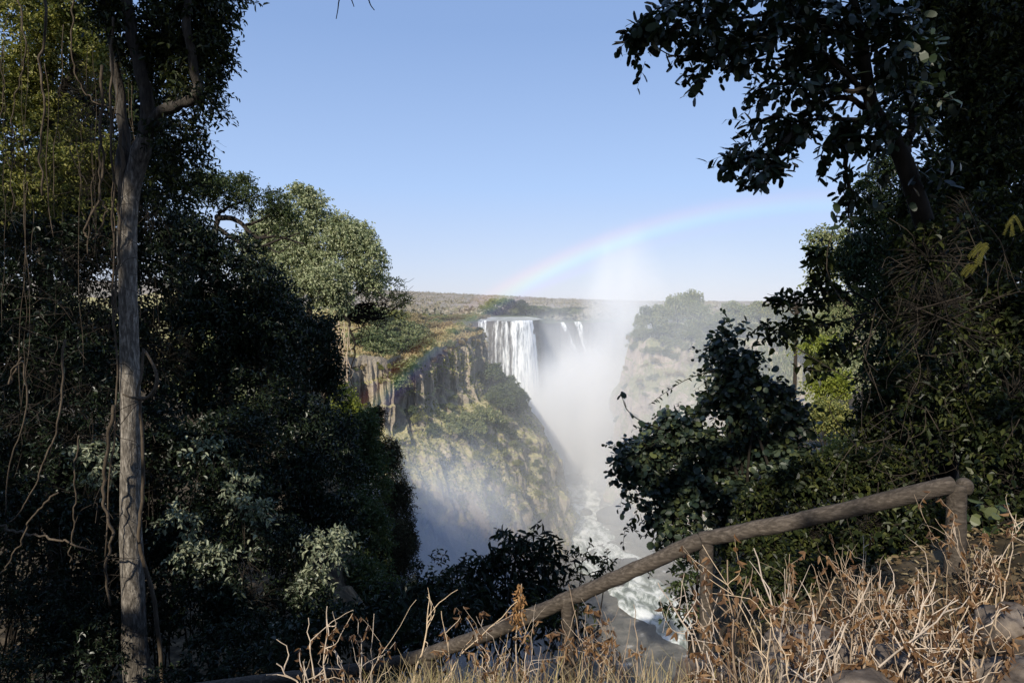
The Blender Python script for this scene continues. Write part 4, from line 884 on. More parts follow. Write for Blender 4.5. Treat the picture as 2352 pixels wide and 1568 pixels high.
# ---- round-leaved cascading shrub
shrub('round_leaved_shrub', 'large dark shrub of round leaves spilling over the gorge behind the handrail', 'shrub',
      [shape(1690, 870, 8, 48, 50), shape(1655, 830, 8, 20, 34), shape(1730, 850, 8, 34, 40), shape(1660, 945, 8, 70, 48), shape(1770, 960, 8.3, 60, 70), shape(1560, 1005, 8, 64, 40), shape(1480, 1055, 7.9, 44, 54), shape(1600, 1060, 8, 90, 66), shape(1740, 1070, 8.2, 100, 76), shape(1490, 1130, 7.8, 44, 44), shape(1590, 1150, 7.8, 80, 48), shape(1710, 1165, 7.8, 90, 50), shape(1440, 1065, 7.9, 20, 34), shape(1540, 1215, 7.6, 40, 24), shape(1684, 775, 8, 10, 26), shape(1825, 1080, 8.4, 34, 80)],
      m_rnd, .074, .064, kind='round', base=(3.0, 7.2), dens=2.0, K=7, shell=.35, length=.28)
t = thing('creeping_vine', tuple(at(1460, 960, 7.7)), 'trailing vine tip with round leaves sticking out left of the shrub', 'vine')
b, lb = Buf(), Buf(); p = smooth_path([at(1520, 985, 7.8), at(1470, 965, 7.7), at(1440, 940, 7.7), at(1430, 915, 7.7), at(1424, 905, 7.7)], 20); tube(b, p, np.linspace(.008, .003, 20), 5)
for j in (5, 9, 12, 15, 18): leaves(lb, p[j:j + 1], rng2.normal(0, .5, (1, 3)) + [[-.2, 0, -.4]], rng2.normal(0, .6, (1, 3)) + [[0, -.7, .4]], .095, .085, kind='round')
build('stem', b, m_twigd, t); build('foliage', lb, m_dark, t)
for k, (pts, lab) in enumerate([([(1500, 1180), (1480, 1230), (1440, 1210), (1430, 1260)], 'thin vine strand trailing from the left end of the round-leaved shrub'), ([(1530, 1200), (1520, 1250), (1500, 1290), (1490, 1330)], 'thin vine strand dangling just above the handrail'),
                                ([(1640, 850), (1580, 870), (1530, 900), (1490, 930)], 'thin vine strand reaching left against the pink gorge wall'), ([(1760, 740), (1720, 770), (1700, 800)], 'short vine strand at the top of the round-leaved shrub'), ([(1560, 1220), (1550, 1270), (1545, 1320)], 'vine strand dangling behind the bend of the handrail')]):
    b, lb = Buf(), Buf(); p = smooth_path([at(u, v, 7.6) for u, v in pts], 24); tube(b, p, np.linspace(.005, .002, 24), 4)
    d = np.tile([[0, 0, -.3]], (22, 1)) + RNG.normal(0, .6, (22, 3)); leaves(lb, p[1:23], d, RNG.normal(0, .5, (22, 3)) + [0, 0, 1], .06, .03)
    t = thing('trailing_vine', tuple(p[0]), lab, 'vine', 'trailing vine strands'); build('stem', b, m_twigd, t); build('foliage', lb, m_dark, t)

# ---- undergrowth behind the handrail
shrub('undergrowth_shrub', 'small-leaved green undergrowth just above the middle of the handrail', 'shrub', [shape(1800, 1150, 7, 80, 60), shape(1900, 1130, 7, 80, 70), shape(1990, 1120, 7, 70, 70), shape(2080, 1090, 7, 60, 60)], m_dark2, .06, .035, dens=1.5, base=(3.6, 7.2))
shrub('undergrowth_shrub', 'dim bush under the long top span of the handrail', 'shrub', [shape(1700, 1270, 6.2, 60, 50), shape(1800, 1270, 6.2, 80, 60), shape(1900, 1250, 6.2, 80, 70), shape(1840, 1330, 6, 90, 40)], m_dark2, .06, .032, dens=1.5, base=(2.8, 6.3))
shrub('undergrowth_shrub', 'grey-green bush beside the end post of the handrail', 'shrub', [shape(2000, 1250, 5.8, 70, 80), shape(2100, 1230, 5.8, 70, 70), shape(2050, 1320, 5.5, 70, 40)], m_dark2, .065, .035, dens=1.5, base=(3.3, 5.8))
shrub('undergrowth_shrub', 'dark low undergrowth under the top span of the handrail, in front of the dim bush', 'shrub', [shape(1730, 1345, 5.0, 60, 40), shape(1830, 1345, 5.0, 70, 46), shape(1940, 1340, 5.0, 70, 46), shape(2050, 1345, 4.95, 70, 44), shape(2130, 1330, 4.9, 36, 50)], m_dark2, .05, .024, dens=1.2, base=(2.6, 5.1))
shrub('undergrowth_shrub', 'light sprigs growing below the bend of the handrail', 'shrub', [shape(1580, 1320, 6, 34, 50), shape(1560, 1400, 5.8, 30, 40), shape(1600, 1260, 6, 30, 26)], m_mid, .05, .028, dens=.5, base=(1.6, 5.4))
shrub('undergrowth_shrub', 'dark growth behind the end post at the right edge', 'shrub', [shape(2260, 1180, 6, 60, 90), shape(2330, 1120, 6, 60, 90), shape(2290, 1280, 5.8, 70, 50)], m_dark2, .08, .045, dens=1.5, base=(4.4, 6.2))
shrub('broad_leaved_plant', 'plant with broad green leaves right of the end post', 'plant', [shape(2300, 1185, 4.7, 34, 44), shape(2335, 1250, 4.7, 34, 40), shape(2310, 1290, 4.7, 26, 20)], m_mid, .085, .07, kind='round', dens=.4, K=4, base=(3.5, 4.75))
for (u, v, s_, lab) in [(2265, 560, .72, 'yellow fern-like sprig hanging in the dark right side, largest of three'), (2325, 505, .5, 'yellow fern-like sprig at the right edge, highest of three'), (2240, 605, .5, 'yellow fern-like sprig just below the largest one')]:
    lb = Buf(); o = at(u, v, 5.0)
    for k in range(5):
        d = nrm(np.array([rng2.normal(0, .5) - .3, rng2.normal(0, .3), -.5])); L_ = .16 * s_; p = o + d * np.linspace(0, L_, 14)[:, None] + np.array([0, 0, -.04]) * (np.linspace(0, 1, 14) ** 2)[:, None]; p += rng2.normal(0, .02, 3)
        sd = nrm(np.cross(d, [0, 1, 0]))
        for sg in (-1, 1): leaves(lb, p, np.tile(sd * sg + d * .35, (14, 1)), np.tile([0, -1, .3], (14, 1)), .028 * s_, .010 * s_, kind='quad')
        tube(lb, p, .002, 3)
    tag(build('fern_sprig', lb, m_fern), lab, 'fern', 'yellow fern sprigs')
b = Buf()
for k in range(170):
    u = RNG.uniform(1960, 2352); v = RNG.uniform(max(560, 420 + (2200 - u) * 1.2), 1300); Y = RNG.uniform(5.6, 7.2); p0 = at(u, v, Y); d = RNG.normal(0, .3, 3) * np.array([1, .6, 1.3])
    tube(b, smooth_path([p0, p0 + d * .5 + RNG.normal(0, .1, 3), p0 + d], 9), RNG.uniform(.0015, .005), 4, cap=False)
tag(build('twig_tangle', b, m_twig), 'tangle of thin bare vine stems in the dark right side', 'twigs', kind='stuff')

# ---- shrubs at the lip of the gorge, centre bottom
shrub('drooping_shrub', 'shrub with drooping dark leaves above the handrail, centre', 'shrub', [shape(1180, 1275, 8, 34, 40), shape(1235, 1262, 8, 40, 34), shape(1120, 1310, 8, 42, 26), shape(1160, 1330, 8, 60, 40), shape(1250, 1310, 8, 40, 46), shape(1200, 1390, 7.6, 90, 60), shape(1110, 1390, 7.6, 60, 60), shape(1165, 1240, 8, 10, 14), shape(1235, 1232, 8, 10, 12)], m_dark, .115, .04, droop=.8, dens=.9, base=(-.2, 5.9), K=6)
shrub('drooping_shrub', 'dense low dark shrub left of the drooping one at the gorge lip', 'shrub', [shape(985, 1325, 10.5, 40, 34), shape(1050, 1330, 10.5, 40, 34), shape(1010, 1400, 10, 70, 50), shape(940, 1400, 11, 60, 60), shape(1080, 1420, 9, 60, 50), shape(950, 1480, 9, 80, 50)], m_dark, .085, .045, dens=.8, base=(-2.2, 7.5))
shrub('drooping_shrub', 'sparse twiggy sapling beside the third post of the handrail', 'shrub', [shape(1340, 1290, 6.4, 26, 22), shape(1400, 1310, 6.4, 22, 20), shape(1240, 1420, 6.2, 60, 40), shape(1330, 1420, 6.2, 40, 40)], m_dark2, .05, .024, dens=.3, base=(.5, 5.3), stem_r=.012)

# ================================================================== far vegetation (copied things)
def proto_tree(label, mat, seed, h=1.0, flat=False, trunk=True):
    t = thing('far_tree', (0, 0, 0), label, 'tree', None)
    rs = np.random.default_rng(seed); cl = []
    for k in range(9):
        a = rs.uniform(0, 6.28); r = rs.uniform(.1, .34)
        cl.append((np.array([r * math.cos(a), r * math.sin(a), rs.uniform(.36, .82) if not flat else rs.uniform(.55, .8)]), np.array([1, 1, .8]) * rs.uniform(.16, .27)))
    foliage(t, cl, mat, m_twigd, .055, .04, K=5, dens=1.0, kind='quad', droop=.1, cull=False, shell=.5, length=.07)
    for o in list(t.children):
        if o.name.startswith('twigs'): bpy.data.objects.remove(o)
    b = Buf(); tube(b, smooth_path([(0, 0, -.15), (.02, 0, .3), (-.02, .02, .6)], 8), np.linspace(.04, .02, 8), 6)
    for k in range(4):
        c = cl[k][0]; tube(b, smooth_path([(0.01, 0, .3), c * [.5, .5, .8], c], 6), np.linspace(.022, .008, 6), 5)
    build('trunk', b, m_twigd, t)
    return t
def proto_bush(label, mat, seed):
    t = thing('bush', (0, 0, 0), label, 'bush', None)
    rs = np.random.default_rng(seed); cl = []
    for k in range(7):
        a = rs.uniform(0, 6.28); r = rs.uniform(.1, .42)
        cl.append((np.array([r * math.cos(a), r * math.sin(a), rs.uniform(.12, .5)]), np.array([1, 1, .85]) * rs.uniform(.2, .34)))
    foliage(t, cl, mat, m_twigd, .075, .05, K=5, dens=.95, kind='quad', droop=.1, cull=False, shell=.5, length=.09, name='foliage')
    for o in list(t.children):
        if o.name.startswith('twigs'): bpy.data.objects.remove(o)
    return t
USED = set()
def place(proto, loc, s, label, group, rz=None):
    rz = RNG.uniform(0, 6.28) if rz is None else rz
    sc_ = np.broadcast_to(np.asarray(s, float), (3,))
    if proto.name not in USED:
        USED.add(proto.name); proto.location = loc; proto.scale = sc_; proto.rotation_euler = (0, 0, rz); proto['label'] = label
        if group: proto['group'] = group
        return proto
    return copy_thing(proto, loc, sc_, rz, label, group)

pt = [proto_tree('far tree', m_far, 1), proto_tree('far tree', m_far, 2), proto_tree('far tree', m_fard, 3), proto_tree('far tree', m_lit, 4, flat=True)]
pb = [proto_bush('bush', m_far, 5), proto_bush('bush', m_fard, 6), proto_bush('bush', m_farg, 7), proto_bush('bush', m_lit, 8)]

# trees on the island above the falls
for (u, v1, Y, wpx, k, lab) in [(1140, 684, 430, 40, 3, 'rounded tree on the islet above the falls, leftmost and yellowest'), (1163, 683, 445, 44, 0, 'pale tree on the islet above the falls where the rainbow lands'), (1188, 686, 440, 52, 2, 'dark grey-green tree on the islet above the falls'),
                                (1208, 694, 435, 44, 2, 'dark round tree at the right of the islet grove'), (1232, 700, 440, 46, 0, 'low tree right of the islet grove above the falls'), (1258, 702, 450, 50, 1, 'low wide tree above the second fall'), (1285, 706, 450, 44, 1, 'small hazy tree near the far falls, by the spray'), (1312, 704, 470, 50, 2, 'faint tree on the rim at the edge of the spray'), (1120, 700, 425, 34, 3, 'small yellowish tree at the left foot of the islet grove')]:
    p = at(u, 726, Y); top = at(u, v1, Y); p[2] = -8.2; h = top[2] - p[2]
    place(pt[k], p, (max(h * .95, wpx * px(Y) * 1.25), max(h * .95, wpx * px(Y) * 1.25), h * 1.02), lab, 'trees above the falls')

for k_, (u, s_) in enumerate([(1128, 7), (1150, 8), (1176, 8), (1198, 9), (1222, 8), (1246, 8), (1270, 7), (1296, 8), (1320, 7)]):
    place(pb[k_ % 2], at(u, 724, 432 + 3 * k_) * [1, 1, 0] + [0, 0, -8.6], (s_ * 1.2, s_ * 1.2, s_), ['low pale bush along the far bank of the river above the falls', 'low dark bush along the far bank of the river above the falls'][k_ % 2], ['pale bushes on the far bank', 'dark bushes on the far bank'][k_ % 2])
for k_ in range(16):
    u = 960 + 10 * k_ + RNG.uniform(-4, 4); Y = 303 + RNG.uniform(0, 46)
    place(pb[(0, 2, 3, 2)[k_ % 4]], (px(Y) * (u - 1176), Y, -7.8), (RNG.uniform(5, 8), RNG.uniform(5, 8), RNG.uniform(3.2, 4.6)), ['round green bush on the flat ground beyond the headland', '', 'dry straw scrub on the flat ground beyond the headland', 'olive bush on the flat ground beyond the headland'][(0, 2, 3, 2)[k_ % 4]], ['green bushes beyond the headland', '', 'dry scrub beyond the headland', 'olive bushes beyond the headland'][(0, 2, 3, 2)[k_ % 4]])
for k_ in range(15):  # mostly hidden rim trees, added to roughen the shadow edge in the gorge
    y_ = 54 + 6 * k_; x_ = float(np.interp(y_, [60, 100, 150], [-19, -36, -60])) - RNG.uniform(3, 7); h_ = RNG.uniform(4.5, 12)
    place(pt[k_ % 3], (x_, y_, ground_at(x_, y_) - .4), (h_ * 1.1, h_ * 1.1, h_), ['pale tree along the left rim of the gorge beyond the broad sunlit tree', 'light tree along the left rim of the gorge beyond the broad sunlit tree', 'dark tree along the left rim of the gorge beyond the broad sunlit tree'][k_ % 3], ['pale trees on the left rim', 'light trees on the left rim', 'dark trees on the left rim'][k_ % 3])
# the headland top: sample the built surface
hv = HV.reshape(-1, 3)
def on(surf, x, y, top=True):
    d = (surf[:, 0] - x) ** 2 + (surf[:, 1] - y) ** 2; k = np.argsort(d)[:6]; return surf[k][:, 2].max()
def surf_hit(surf, u, v):
    """the nearest point of a built surface along the line of sight through (u, v)"""
    a = at(u, v, 100.0) - np.array([0, 0, CAMZ]); d = a / np.linalg.norm(a); rel = surf - np.array([0, 0, CAMZ]); t = rel @ d
    e = np.linalg.norm(rel - t[:, None] * d, axis=1) / np.maximum(t, 1); ok = (e < .006) & (t > 20)
    if not ok.any(): ok = e <= e.min() * 1.0001
    i = np.where(ok)[0]; return surf[i[np.argmin(t[i])]]
def surf_far(surf, u, Y, x=None):
    x = (u - 1176) / F * Y if x is None else x
    return np.array([x, Y, on(surf, x, Y)])
BU = [(900, 165, 4.5, 0), (880, 172, 5, 1), (925, 170, 4.2, 0), (945, 178, 4.5, 1), (865, 168, 4.5, 0), (890, 180, 6, 0), (920, 185, 6, 1), (955, 190, 5, 0), (860, 185, 6, 1), (975, 186, 3.4, 0), (990, 200, 4, 1), (1010, 205, 3, 2), (940, 205, 6, 0), (900, 205, 7, 1), (870, 215, 8, 1), (840, 190, 7, 0), (850, 230, 8, 0), (920, 230, 6, 3), (960, 225, 4.5, 2), (1000, 228, 4, 2), (1040, 212, 3, 0), (1060, 216, 2.6, 2), (1080, 218, 3, 0), (1095, 220, 2.6, 1), (1030, 240, 4, 2), (985, 250, 5, 0), (1070, 245, 4, 2), (1050, 262, 5, 3), (1010, 270, 5, 2), (1090, 262, 4, 2), (1100, 240, 3.5, 3), (950, 262, 5, 2), (1110, 222, 2.4, 2), (1025, 200, 2.4, 2), (1000, 262, 4.6, 0), (1070, 280, 5, 2)]
names = ['rounded green bush on the headland top', 'dark green bush on the headland top', 'dry straw-coloured scrub on the headland top', 'olive scrub bush on the headland top']
for (u, Y, s_, k) in BU:
    p = surf_far(hv, u, Y); s_ = s_ * (1.55 if u < 985 else 1.15); place(pb[k], p - [0, 0, .3], (s_ * RNG.uniform(.9, 1.2), s_, s_ * RNG.uniform(.7, .95)), names[k], ['rounded green bushes on the headland', 'dark green bushes on the headland', 'dry scrub on the headland', 'olive scrub on the headland'][k])
# bushes clinging to its slope
SB = [(1135, 890, 6, 1), (1150, 905, 6.5, 1), (1165, 890, 6, 1), (1185, 905, 6, 1), (1200, 915, 5, 1), (1175, 930, 7, 1), (1150, 860, 5, 1), (1135, 850, 5, 1), (1128, 875, 5, 1), (1145, 880, 6, 1), (1160, 910, 6.5, 1), (1178, 890, 5, 1), (1192, 925, 6, 1), (1140, 905, 6, 1), (1120, 860, 4, 1), (1205, 935, 4, 1), (1195, 950, 4, 1), (1075, 950, 4.2, 0), (1100, 955, 5.5, 0), (1120, 945, 5, 0), (1090, 975, 4.5, 0), (1065, 985, 4, 0), (1035, 930, 4, 0), (1020, 950, 3.5, 0), (1045, 915, 3.2, 0), (1172, 965, 3.4, 0), (1185, 1000, 3.5, 0), (1180, 1015, 3, 0), (1215, 1010, 4, 3), (1230, 1030, 3.5, 3), (1130, 1010, 4, 3), (1160, 1040, 4.5, 3), (1100, 1040, 4, 3), (1190, 1060, 4, 3), (1220, 1090, 4, 3), (1140, 1090, 4, 3), (1180, 1120, 4.5, 3), (1240, 1130, 4, 3), (1130, 1150, 4, 3), (1200, 1160, 4, 3), (1250, 1180, 4, 3), (1160, 1190, 4, 3), (1220, 1210, 4, 3), (960, 960, 4, 3), (940, 945, 4, 1), (985, 985, 4, 1), (1270, 1150, 3, 3), (1235, 1060, 3, 1), (1245, 1075, 3, 1), (1255, 1110, 3, 1)]
sn = ['pale green bush on the slope under the headland cliff', 'shaded dark bush on the headland slope', '', 'low olive bush on the lower headland slope']
for (u, v, s_, k) in SB:
    p = surf_hit(hv, u, v); s_ = s_ * (1.05 if k == 1 else .85); place(pb[k], p - [0, 0, s_ * .2], (s_, s_, s_ * RNG.uniform(.8, 1.1)), sn[k], ['pale bushes on the headland slope', 'dark bushes on the headland slope', '', 'olive bushes on the lower headland slope'][k])
for k_ in range(70):
    j = int(RNG.uniform(.16, .80) * HV.shape[1]); p = HV[RNG.integers(6, 14), j]; s_ = RNG.uniform(1.1, 2.6); kk = (2, 3, 2, 0)[k_ % 4]
    place(pb[kk], p + [RNG.normal(0, .3), RNG.normal(0, .3), -.35 * s_], (s_, s_, s_ * RNG.uniform(.7, 1.3)), ['green bush overhanging the crest of the headland cliff', '', 'dry straw scrub overhanging the crest of the headland cliff', 'olive tuft overhanging the crest of the headland cliff'][kk], ['green bushes along the crest', '', 'dry scrub along the crest', 'olive tufts along the crest'][kk])
for (u, v, s_, lab) in [(1128, 880, 9, 'feathery dark tree against the foot of the main fall, highest on the headland edge'), (1150, 900, 9, 'dark tree on the headland edge below the feathery one'), (1178, 925, 8.5, 'dark rounded tree on the headland edge, middle of the row'), (1198, 940, 7.5, 'dark tree lowest on the headland edge, its rim catching the sun'), (1160, 945, 8, 'shaded tree just inside the row on the headland edge'), (1140, 925, 7, 'small shaded tree at the foot of the dark crag')]:
    p = surf_hit(hv, u, v); place(pt[2], p - [0, 0, .8], (s_ * 1.15, s_ * 1.15, s_), lab, 'dark trees on the headland edge')
for (u, v, s_) in [(1080, 965, 6.5), (1112, 968, 7.5), (1138, 970, 6.5), (1050, 985, 5.5), (1095, 990, 6), (1030, 960, 5)]:
    p = surf_hit(hv, u, v); place(pb[0], p - [0, 0, .22 * s_], (s_, s_, s_ * 1.1), sn[0], 'pale bushes on the headland slope')
for k_ in range(26):
    j = int(RNG.uniform(.22, .85) * RV.shape[1]); p = RV[RNG.integers(6, 16), j]; s_ = RNG.uniform(3, 5.5); kk = (0, 1, 2, 0)[k_ % 4]
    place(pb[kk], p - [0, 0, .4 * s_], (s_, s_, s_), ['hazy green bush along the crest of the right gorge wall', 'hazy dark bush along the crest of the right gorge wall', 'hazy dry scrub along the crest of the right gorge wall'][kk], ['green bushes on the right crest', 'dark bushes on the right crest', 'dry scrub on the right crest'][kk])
# ground cover on the headland: tussocks too many to count
lb, gb = Buf(), Buf()
nv = HV; rr, cc = nv.shape[:2]
ii = RNG.integers(2, rr - 1, 60000); jj = RNG.integers(1, cc - 1, 60000); P = nv[ii, jj] + RNG.normal(0, .3, (60000, 3)); dz = np.abs(nv[np.minimum(ii + 1, rr - 1), jj] - nv[ii, jj]); stp = dz[:, 2] / np.maximum(np.linalg.norm(dz, axis=1), 1e-6)
pn = fbm(P * .12, 3, 31)
top = (ii < 12)
kp = (~top & (stp < .93) & (pn > -.12)) | (~top & (pn > .12))
Pk = P[kp]; n = len(Pk); leaves(lb, Pk, rdir(n) * .5 + np.array([.2, -.4, .8]), rdir(n), RNG.uniform(.35, 1.0, n), RNG.uniform(.22, .6, n), kind='quad')
tag(build('ground_cover', lb, m_lit), 'patchy olive ground cover on the headland slopes', 'ground cover', kind='stuff')
n = 42000; u_ = RNG.random(n) ** 1.4; j = RNG.integers(0, cc, n); inn = np.array([-.75, .66]); dd = u_ * 120
Tt = nv[7, j]; P = np.column_stack([Tt[:, 0] + inn[0] * dd, Tt[:, 1] + inn[1] * dd, Tt[:, 2] + .07 * dd]); P[:, 2] += RNG.uniform(-.1, .3, n)
kp = (P[:, 0] > -75); P = P[kp]; n = len(P)
leaves(gb, P, RNG.normal(0, .35, (n, 3)) + np.array([0, 0, 1]), RNG.normal(0, 1, (n, 3)), RNG.uniform(.4, 1.1, n), RNG.uniform(.2, .5, n), kind='quad')
tag(build('dry_grass', gb, m_farg), 'straw-coloured dry grass on the headland top', 'grass', kind='stuff')

# forest on the right rim
rvv = RV.reshape(-1, 3)
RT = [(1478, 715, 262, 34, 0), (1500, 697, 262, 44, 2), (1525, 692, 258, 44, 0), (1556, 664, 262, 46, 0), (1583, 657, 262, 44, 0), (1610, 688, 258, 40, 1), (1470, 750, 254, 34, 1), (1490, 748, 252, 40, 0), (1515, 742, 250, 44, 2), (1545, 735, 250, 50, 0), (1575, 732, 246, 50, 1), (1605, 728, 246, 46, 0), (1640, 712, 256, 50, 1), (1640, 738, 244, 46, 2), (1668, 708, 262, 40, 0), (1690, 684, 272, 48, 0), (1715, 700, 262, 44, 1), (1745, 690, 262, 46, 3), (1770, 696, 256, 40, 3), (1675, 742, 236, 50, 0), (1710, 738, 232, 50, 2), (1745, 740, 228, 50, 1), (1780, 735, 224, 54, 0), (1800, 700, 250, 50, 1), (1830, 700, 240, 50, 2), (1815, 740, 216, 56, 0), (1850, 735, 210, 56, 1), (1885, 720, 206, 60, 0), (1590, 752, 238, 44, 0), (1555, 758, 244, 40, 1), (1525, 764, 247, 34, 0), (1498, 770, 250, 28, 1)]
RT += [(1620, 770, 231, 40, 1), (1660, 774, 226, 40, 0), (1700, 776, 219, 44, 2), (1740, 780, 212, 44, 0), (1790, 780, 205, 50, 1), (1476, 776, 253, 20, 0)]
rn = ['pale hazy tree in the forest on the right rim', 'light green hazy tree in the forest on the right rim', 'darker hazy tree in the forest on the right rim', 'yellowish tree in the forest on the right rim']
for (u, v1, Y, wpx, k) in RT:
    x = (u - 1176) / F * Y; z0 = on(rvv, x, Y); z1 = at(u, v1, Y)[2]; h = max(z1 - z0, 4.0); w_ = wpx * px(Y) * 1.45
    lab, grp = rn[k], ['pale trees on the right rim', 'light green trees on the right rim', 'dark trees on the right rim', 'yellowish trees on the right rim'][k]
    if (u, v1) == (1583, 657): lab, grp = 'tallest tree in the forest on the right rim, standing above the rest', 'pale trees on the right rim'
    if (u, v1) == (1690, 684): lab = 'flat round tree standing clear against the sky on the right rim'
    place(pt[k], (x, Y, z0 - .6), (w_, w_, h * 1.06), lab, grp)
for k_ in range(34):
    i_ = int(RNG.uniform(16, 110)); j = int(RNG.uniform(.22, .7) * RV.shape[1]); p = RV[i_, j]; s_ = RNG.uniform(2.2, 4.5)
    place(pb[k_ % 3], p - [0, 0, .3 * s_], (s_, s_, s_), ['hazy green bush on the face of the right gorge wall', 'hazy dark bush on the face of the right gorge wall', 'dry scrub on the face of the right gorge wall'][k_ % 3], ['green bushes on the right wall', 'dark bushes on the right wall', 'dry scrub on the right wall'][k_ % 3])
# shrubs on the right wall
for (u, v, s_, k) in [(1480, 800, 4, 0), (1510, 800, 4, 0), (1500, 830, 3.5, 2), (1545, 815, 4, 0), (1590, 820, 4, 2), (1560, 850, 3, 2), (1620, 830, 4, 0), (1470, 880, 3, 1), (1530, 890, 3, 2), (1490, 940, 3, 2), (1520, 960, 3, 1)]:
    p = surf_hit(rvv, u, v); place(pb[k], p - [0, 0, s_ * .25], s_, ['hazy green bush on the face of the right gorge wall', 'hazy dark bush on the face of the right gorge wall', 'dry scrub on the face of the right gorge wall'][k], ['green bushes on the right wall', 'dark bushes on the right wall', 'dry scrub on the right wall'][k])

# right bank, middle distance: lit bushes and the tall pale tree
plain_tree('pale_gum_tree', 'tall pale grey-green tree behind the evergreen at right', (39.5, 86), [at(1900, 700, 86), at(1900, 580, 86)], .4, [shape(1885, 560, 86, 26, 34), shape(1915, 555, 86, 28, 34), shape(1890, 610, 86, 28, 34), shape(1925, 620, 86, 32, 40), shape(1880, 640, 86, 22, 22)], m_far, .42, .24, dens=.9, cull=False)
a = at(1830, 690, 95)
t = thing('bare_tree', (a[0], 95, ground_at(a[0], 95)), 'small leafless tree against the sky left of the tall pale tree', 'tree'); b = Buf(); rs = np.random.default_rng(3)
tube(b, [np.array([a[0], 95, ground_at(a[0], 95) - .2]), at(1830, 730, 95), at(1830, 700, 95)], [.3, .22, .16], 6)
for k in range(26):
    e = at(1830 + rs.normal() * 26, 668 + rs.random() * 34, 95); p = wig(smooth_path([at(1830, 735 - rs.random() * 30, 95), (at(1830, 705, 95) + e) / 2, e], 10), .2, 1, k); tube(b, p, np.linspace(.09, .03, len(p)), 4)
build('trunk', b, m_twig, t)
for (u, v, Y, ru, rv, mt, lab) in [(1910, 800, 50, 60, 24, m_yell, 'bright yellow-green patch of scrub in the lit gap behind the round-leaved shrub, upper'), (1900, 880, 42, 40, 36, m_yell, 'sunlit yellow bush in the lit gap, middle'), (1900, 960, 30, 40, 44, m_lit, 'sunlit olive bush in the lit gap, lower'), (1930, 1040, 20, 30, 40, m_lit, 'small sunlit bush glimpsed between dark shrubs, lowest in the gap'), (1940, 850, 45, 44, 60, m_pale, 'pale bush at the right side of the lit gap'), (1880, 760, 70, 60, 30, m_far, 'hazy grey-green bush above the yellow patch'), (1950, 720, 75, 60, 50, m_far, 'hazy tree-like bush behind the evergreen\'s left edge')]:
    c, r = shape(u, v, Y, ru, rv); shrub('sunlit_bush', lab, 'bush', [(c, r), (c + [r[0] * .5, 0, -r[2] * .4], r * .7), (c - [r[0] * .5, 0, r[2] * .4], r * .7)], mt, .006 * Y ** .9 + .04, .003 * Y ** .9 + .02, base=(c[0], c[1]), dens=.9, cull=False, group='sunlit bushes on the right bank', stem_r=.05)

# scrub on the plain: far-off wood that reads as one mass
lb = Buf(); n = 3000
Y_ = 450 * (9000 / 450) ** RNG.random(n); X_ = Y_ * RNG.uniform(-.22, .30, n); Z_ = HP(X_, Y_); c_ = fbm(np.column_stack([X_ * .004, Y_ * .004, X_ * 0]), 3, 77)
kp = c_ > -.25; X_, Y_, Z_ = X_[kp], Y_[kp], Z_[kp]; n = len(X_)
for q in range(9):
    sz = RNG.uniform(1.6, 3.4, n) * (1 + Y_ / 5200.)
    p = np.column_stack([X_, Y_, Z_ + sz * .6]) + RNG.normal(0, 1, (n, 3)) * sz[:, None] * np.array([.9, .9, .35])
    leaves(lb, p, rdir(n), rdir(n), sz, sz * .8, kind='quad')
m_scrub = leaf_mat('scrub_far', [(.20, .19, .13), (.26, .23, .17), (.31, .265, .21)], .05, .95, spec=.02)  # kept as pale as the plain, haze included in the colour
tag(build('scrub', lb, m_scrub), 'distant dry scrub dotting the plain', 'scrub', kind='stuff')

# ================================================================== handrail, stones, dry plants
RP = [at(2228, 1120, 4.3), at(2190, 1112, 4.3), at(2140, 1122, 4.32), at(1900, 1180, 4.5), at(1760, 1210, 4.62), at(1670, 1226, 4.7), at(1610, 1240, 4.75), at(1560, 1262, 4.78), at(1420, 1325, 4.9), at(1320, 1368, 5.0), at(1260, 1395, 5.05), at(1100, 1460, 5.2), at(980, 1502, 5.4), at(850, 1532, 5.65), at(700, 1552, 5.9), at(560, 1568, 6.1), at(300, 1600, 6.5)]
t = thing('handrail', (RP[0][0], 4.3, ground_at(RP[0][0], 4.3)), 'rough brown concrete handrail shaped like logs, stepping down to the left', 'handrail')
def rail(i0, i1, nm, r=.066, seed=0):
    b = Buf(); p = smooth_path(RP[i0:i1 + 1], 70); tube(b, wig(p, .006, .2, seed), np.full(len(p), r) * (1 + .05 * vnoise(np.column_stack([np.arange(len(p)) * .15, np.zeros(len(p)), np.full(len(p), seed)]), 3)), 26, .07, seed); build(nm, b, m_conc, t, True)
rail(1, 6, 'rail', .055, 1); rail(6, 9, 'rail', .055, 2); rail(9, 12, 'rail', .055, 3); rail(12, 16, 'rail', .053, 4)
for (u, v, Y, r, zb) in [(2196, 1115, 4.3, .060, None), (1622, 1242, 4.75, .048, None), (1303, 1372, 5.0, .05, None), (985, 1505, 5.4, .055, None)]:
    a = at(u, v, Y); zg = ground_at(a[0], a[1]); b = Buf(); hh = max(a[2] - zg + .25, .8); n_ = 40; q = np.linspace(0, 1, n_)
    p = np.column_stack([a[0] + .012 * np.sin(q * 3), np.full(n_, a[1]), a[2] + .01 - q * hh]); tube(b, p, r * np.interp(q, [0, .05, .1, .2, 1], [1.02, 1.05, 1.0, .95, 1.08]), 24, .08, int(u)); build('post', b, m_conc, t, True)
b = Buf(); th = np.linspace(0, PI, 16); a = at(2222, 1117, 4.3)
ph = np.linspace(0, 2 * PI, 24, endpoint=False); T_, P_ = np.meshgrid(th, ph, indexing='ij'); d = np.stack([np.sin(T_) * np.cos(P_), np.sin(T_) * np.sin(P_), np.cos(T_)], -1).reshape(-1, 3)
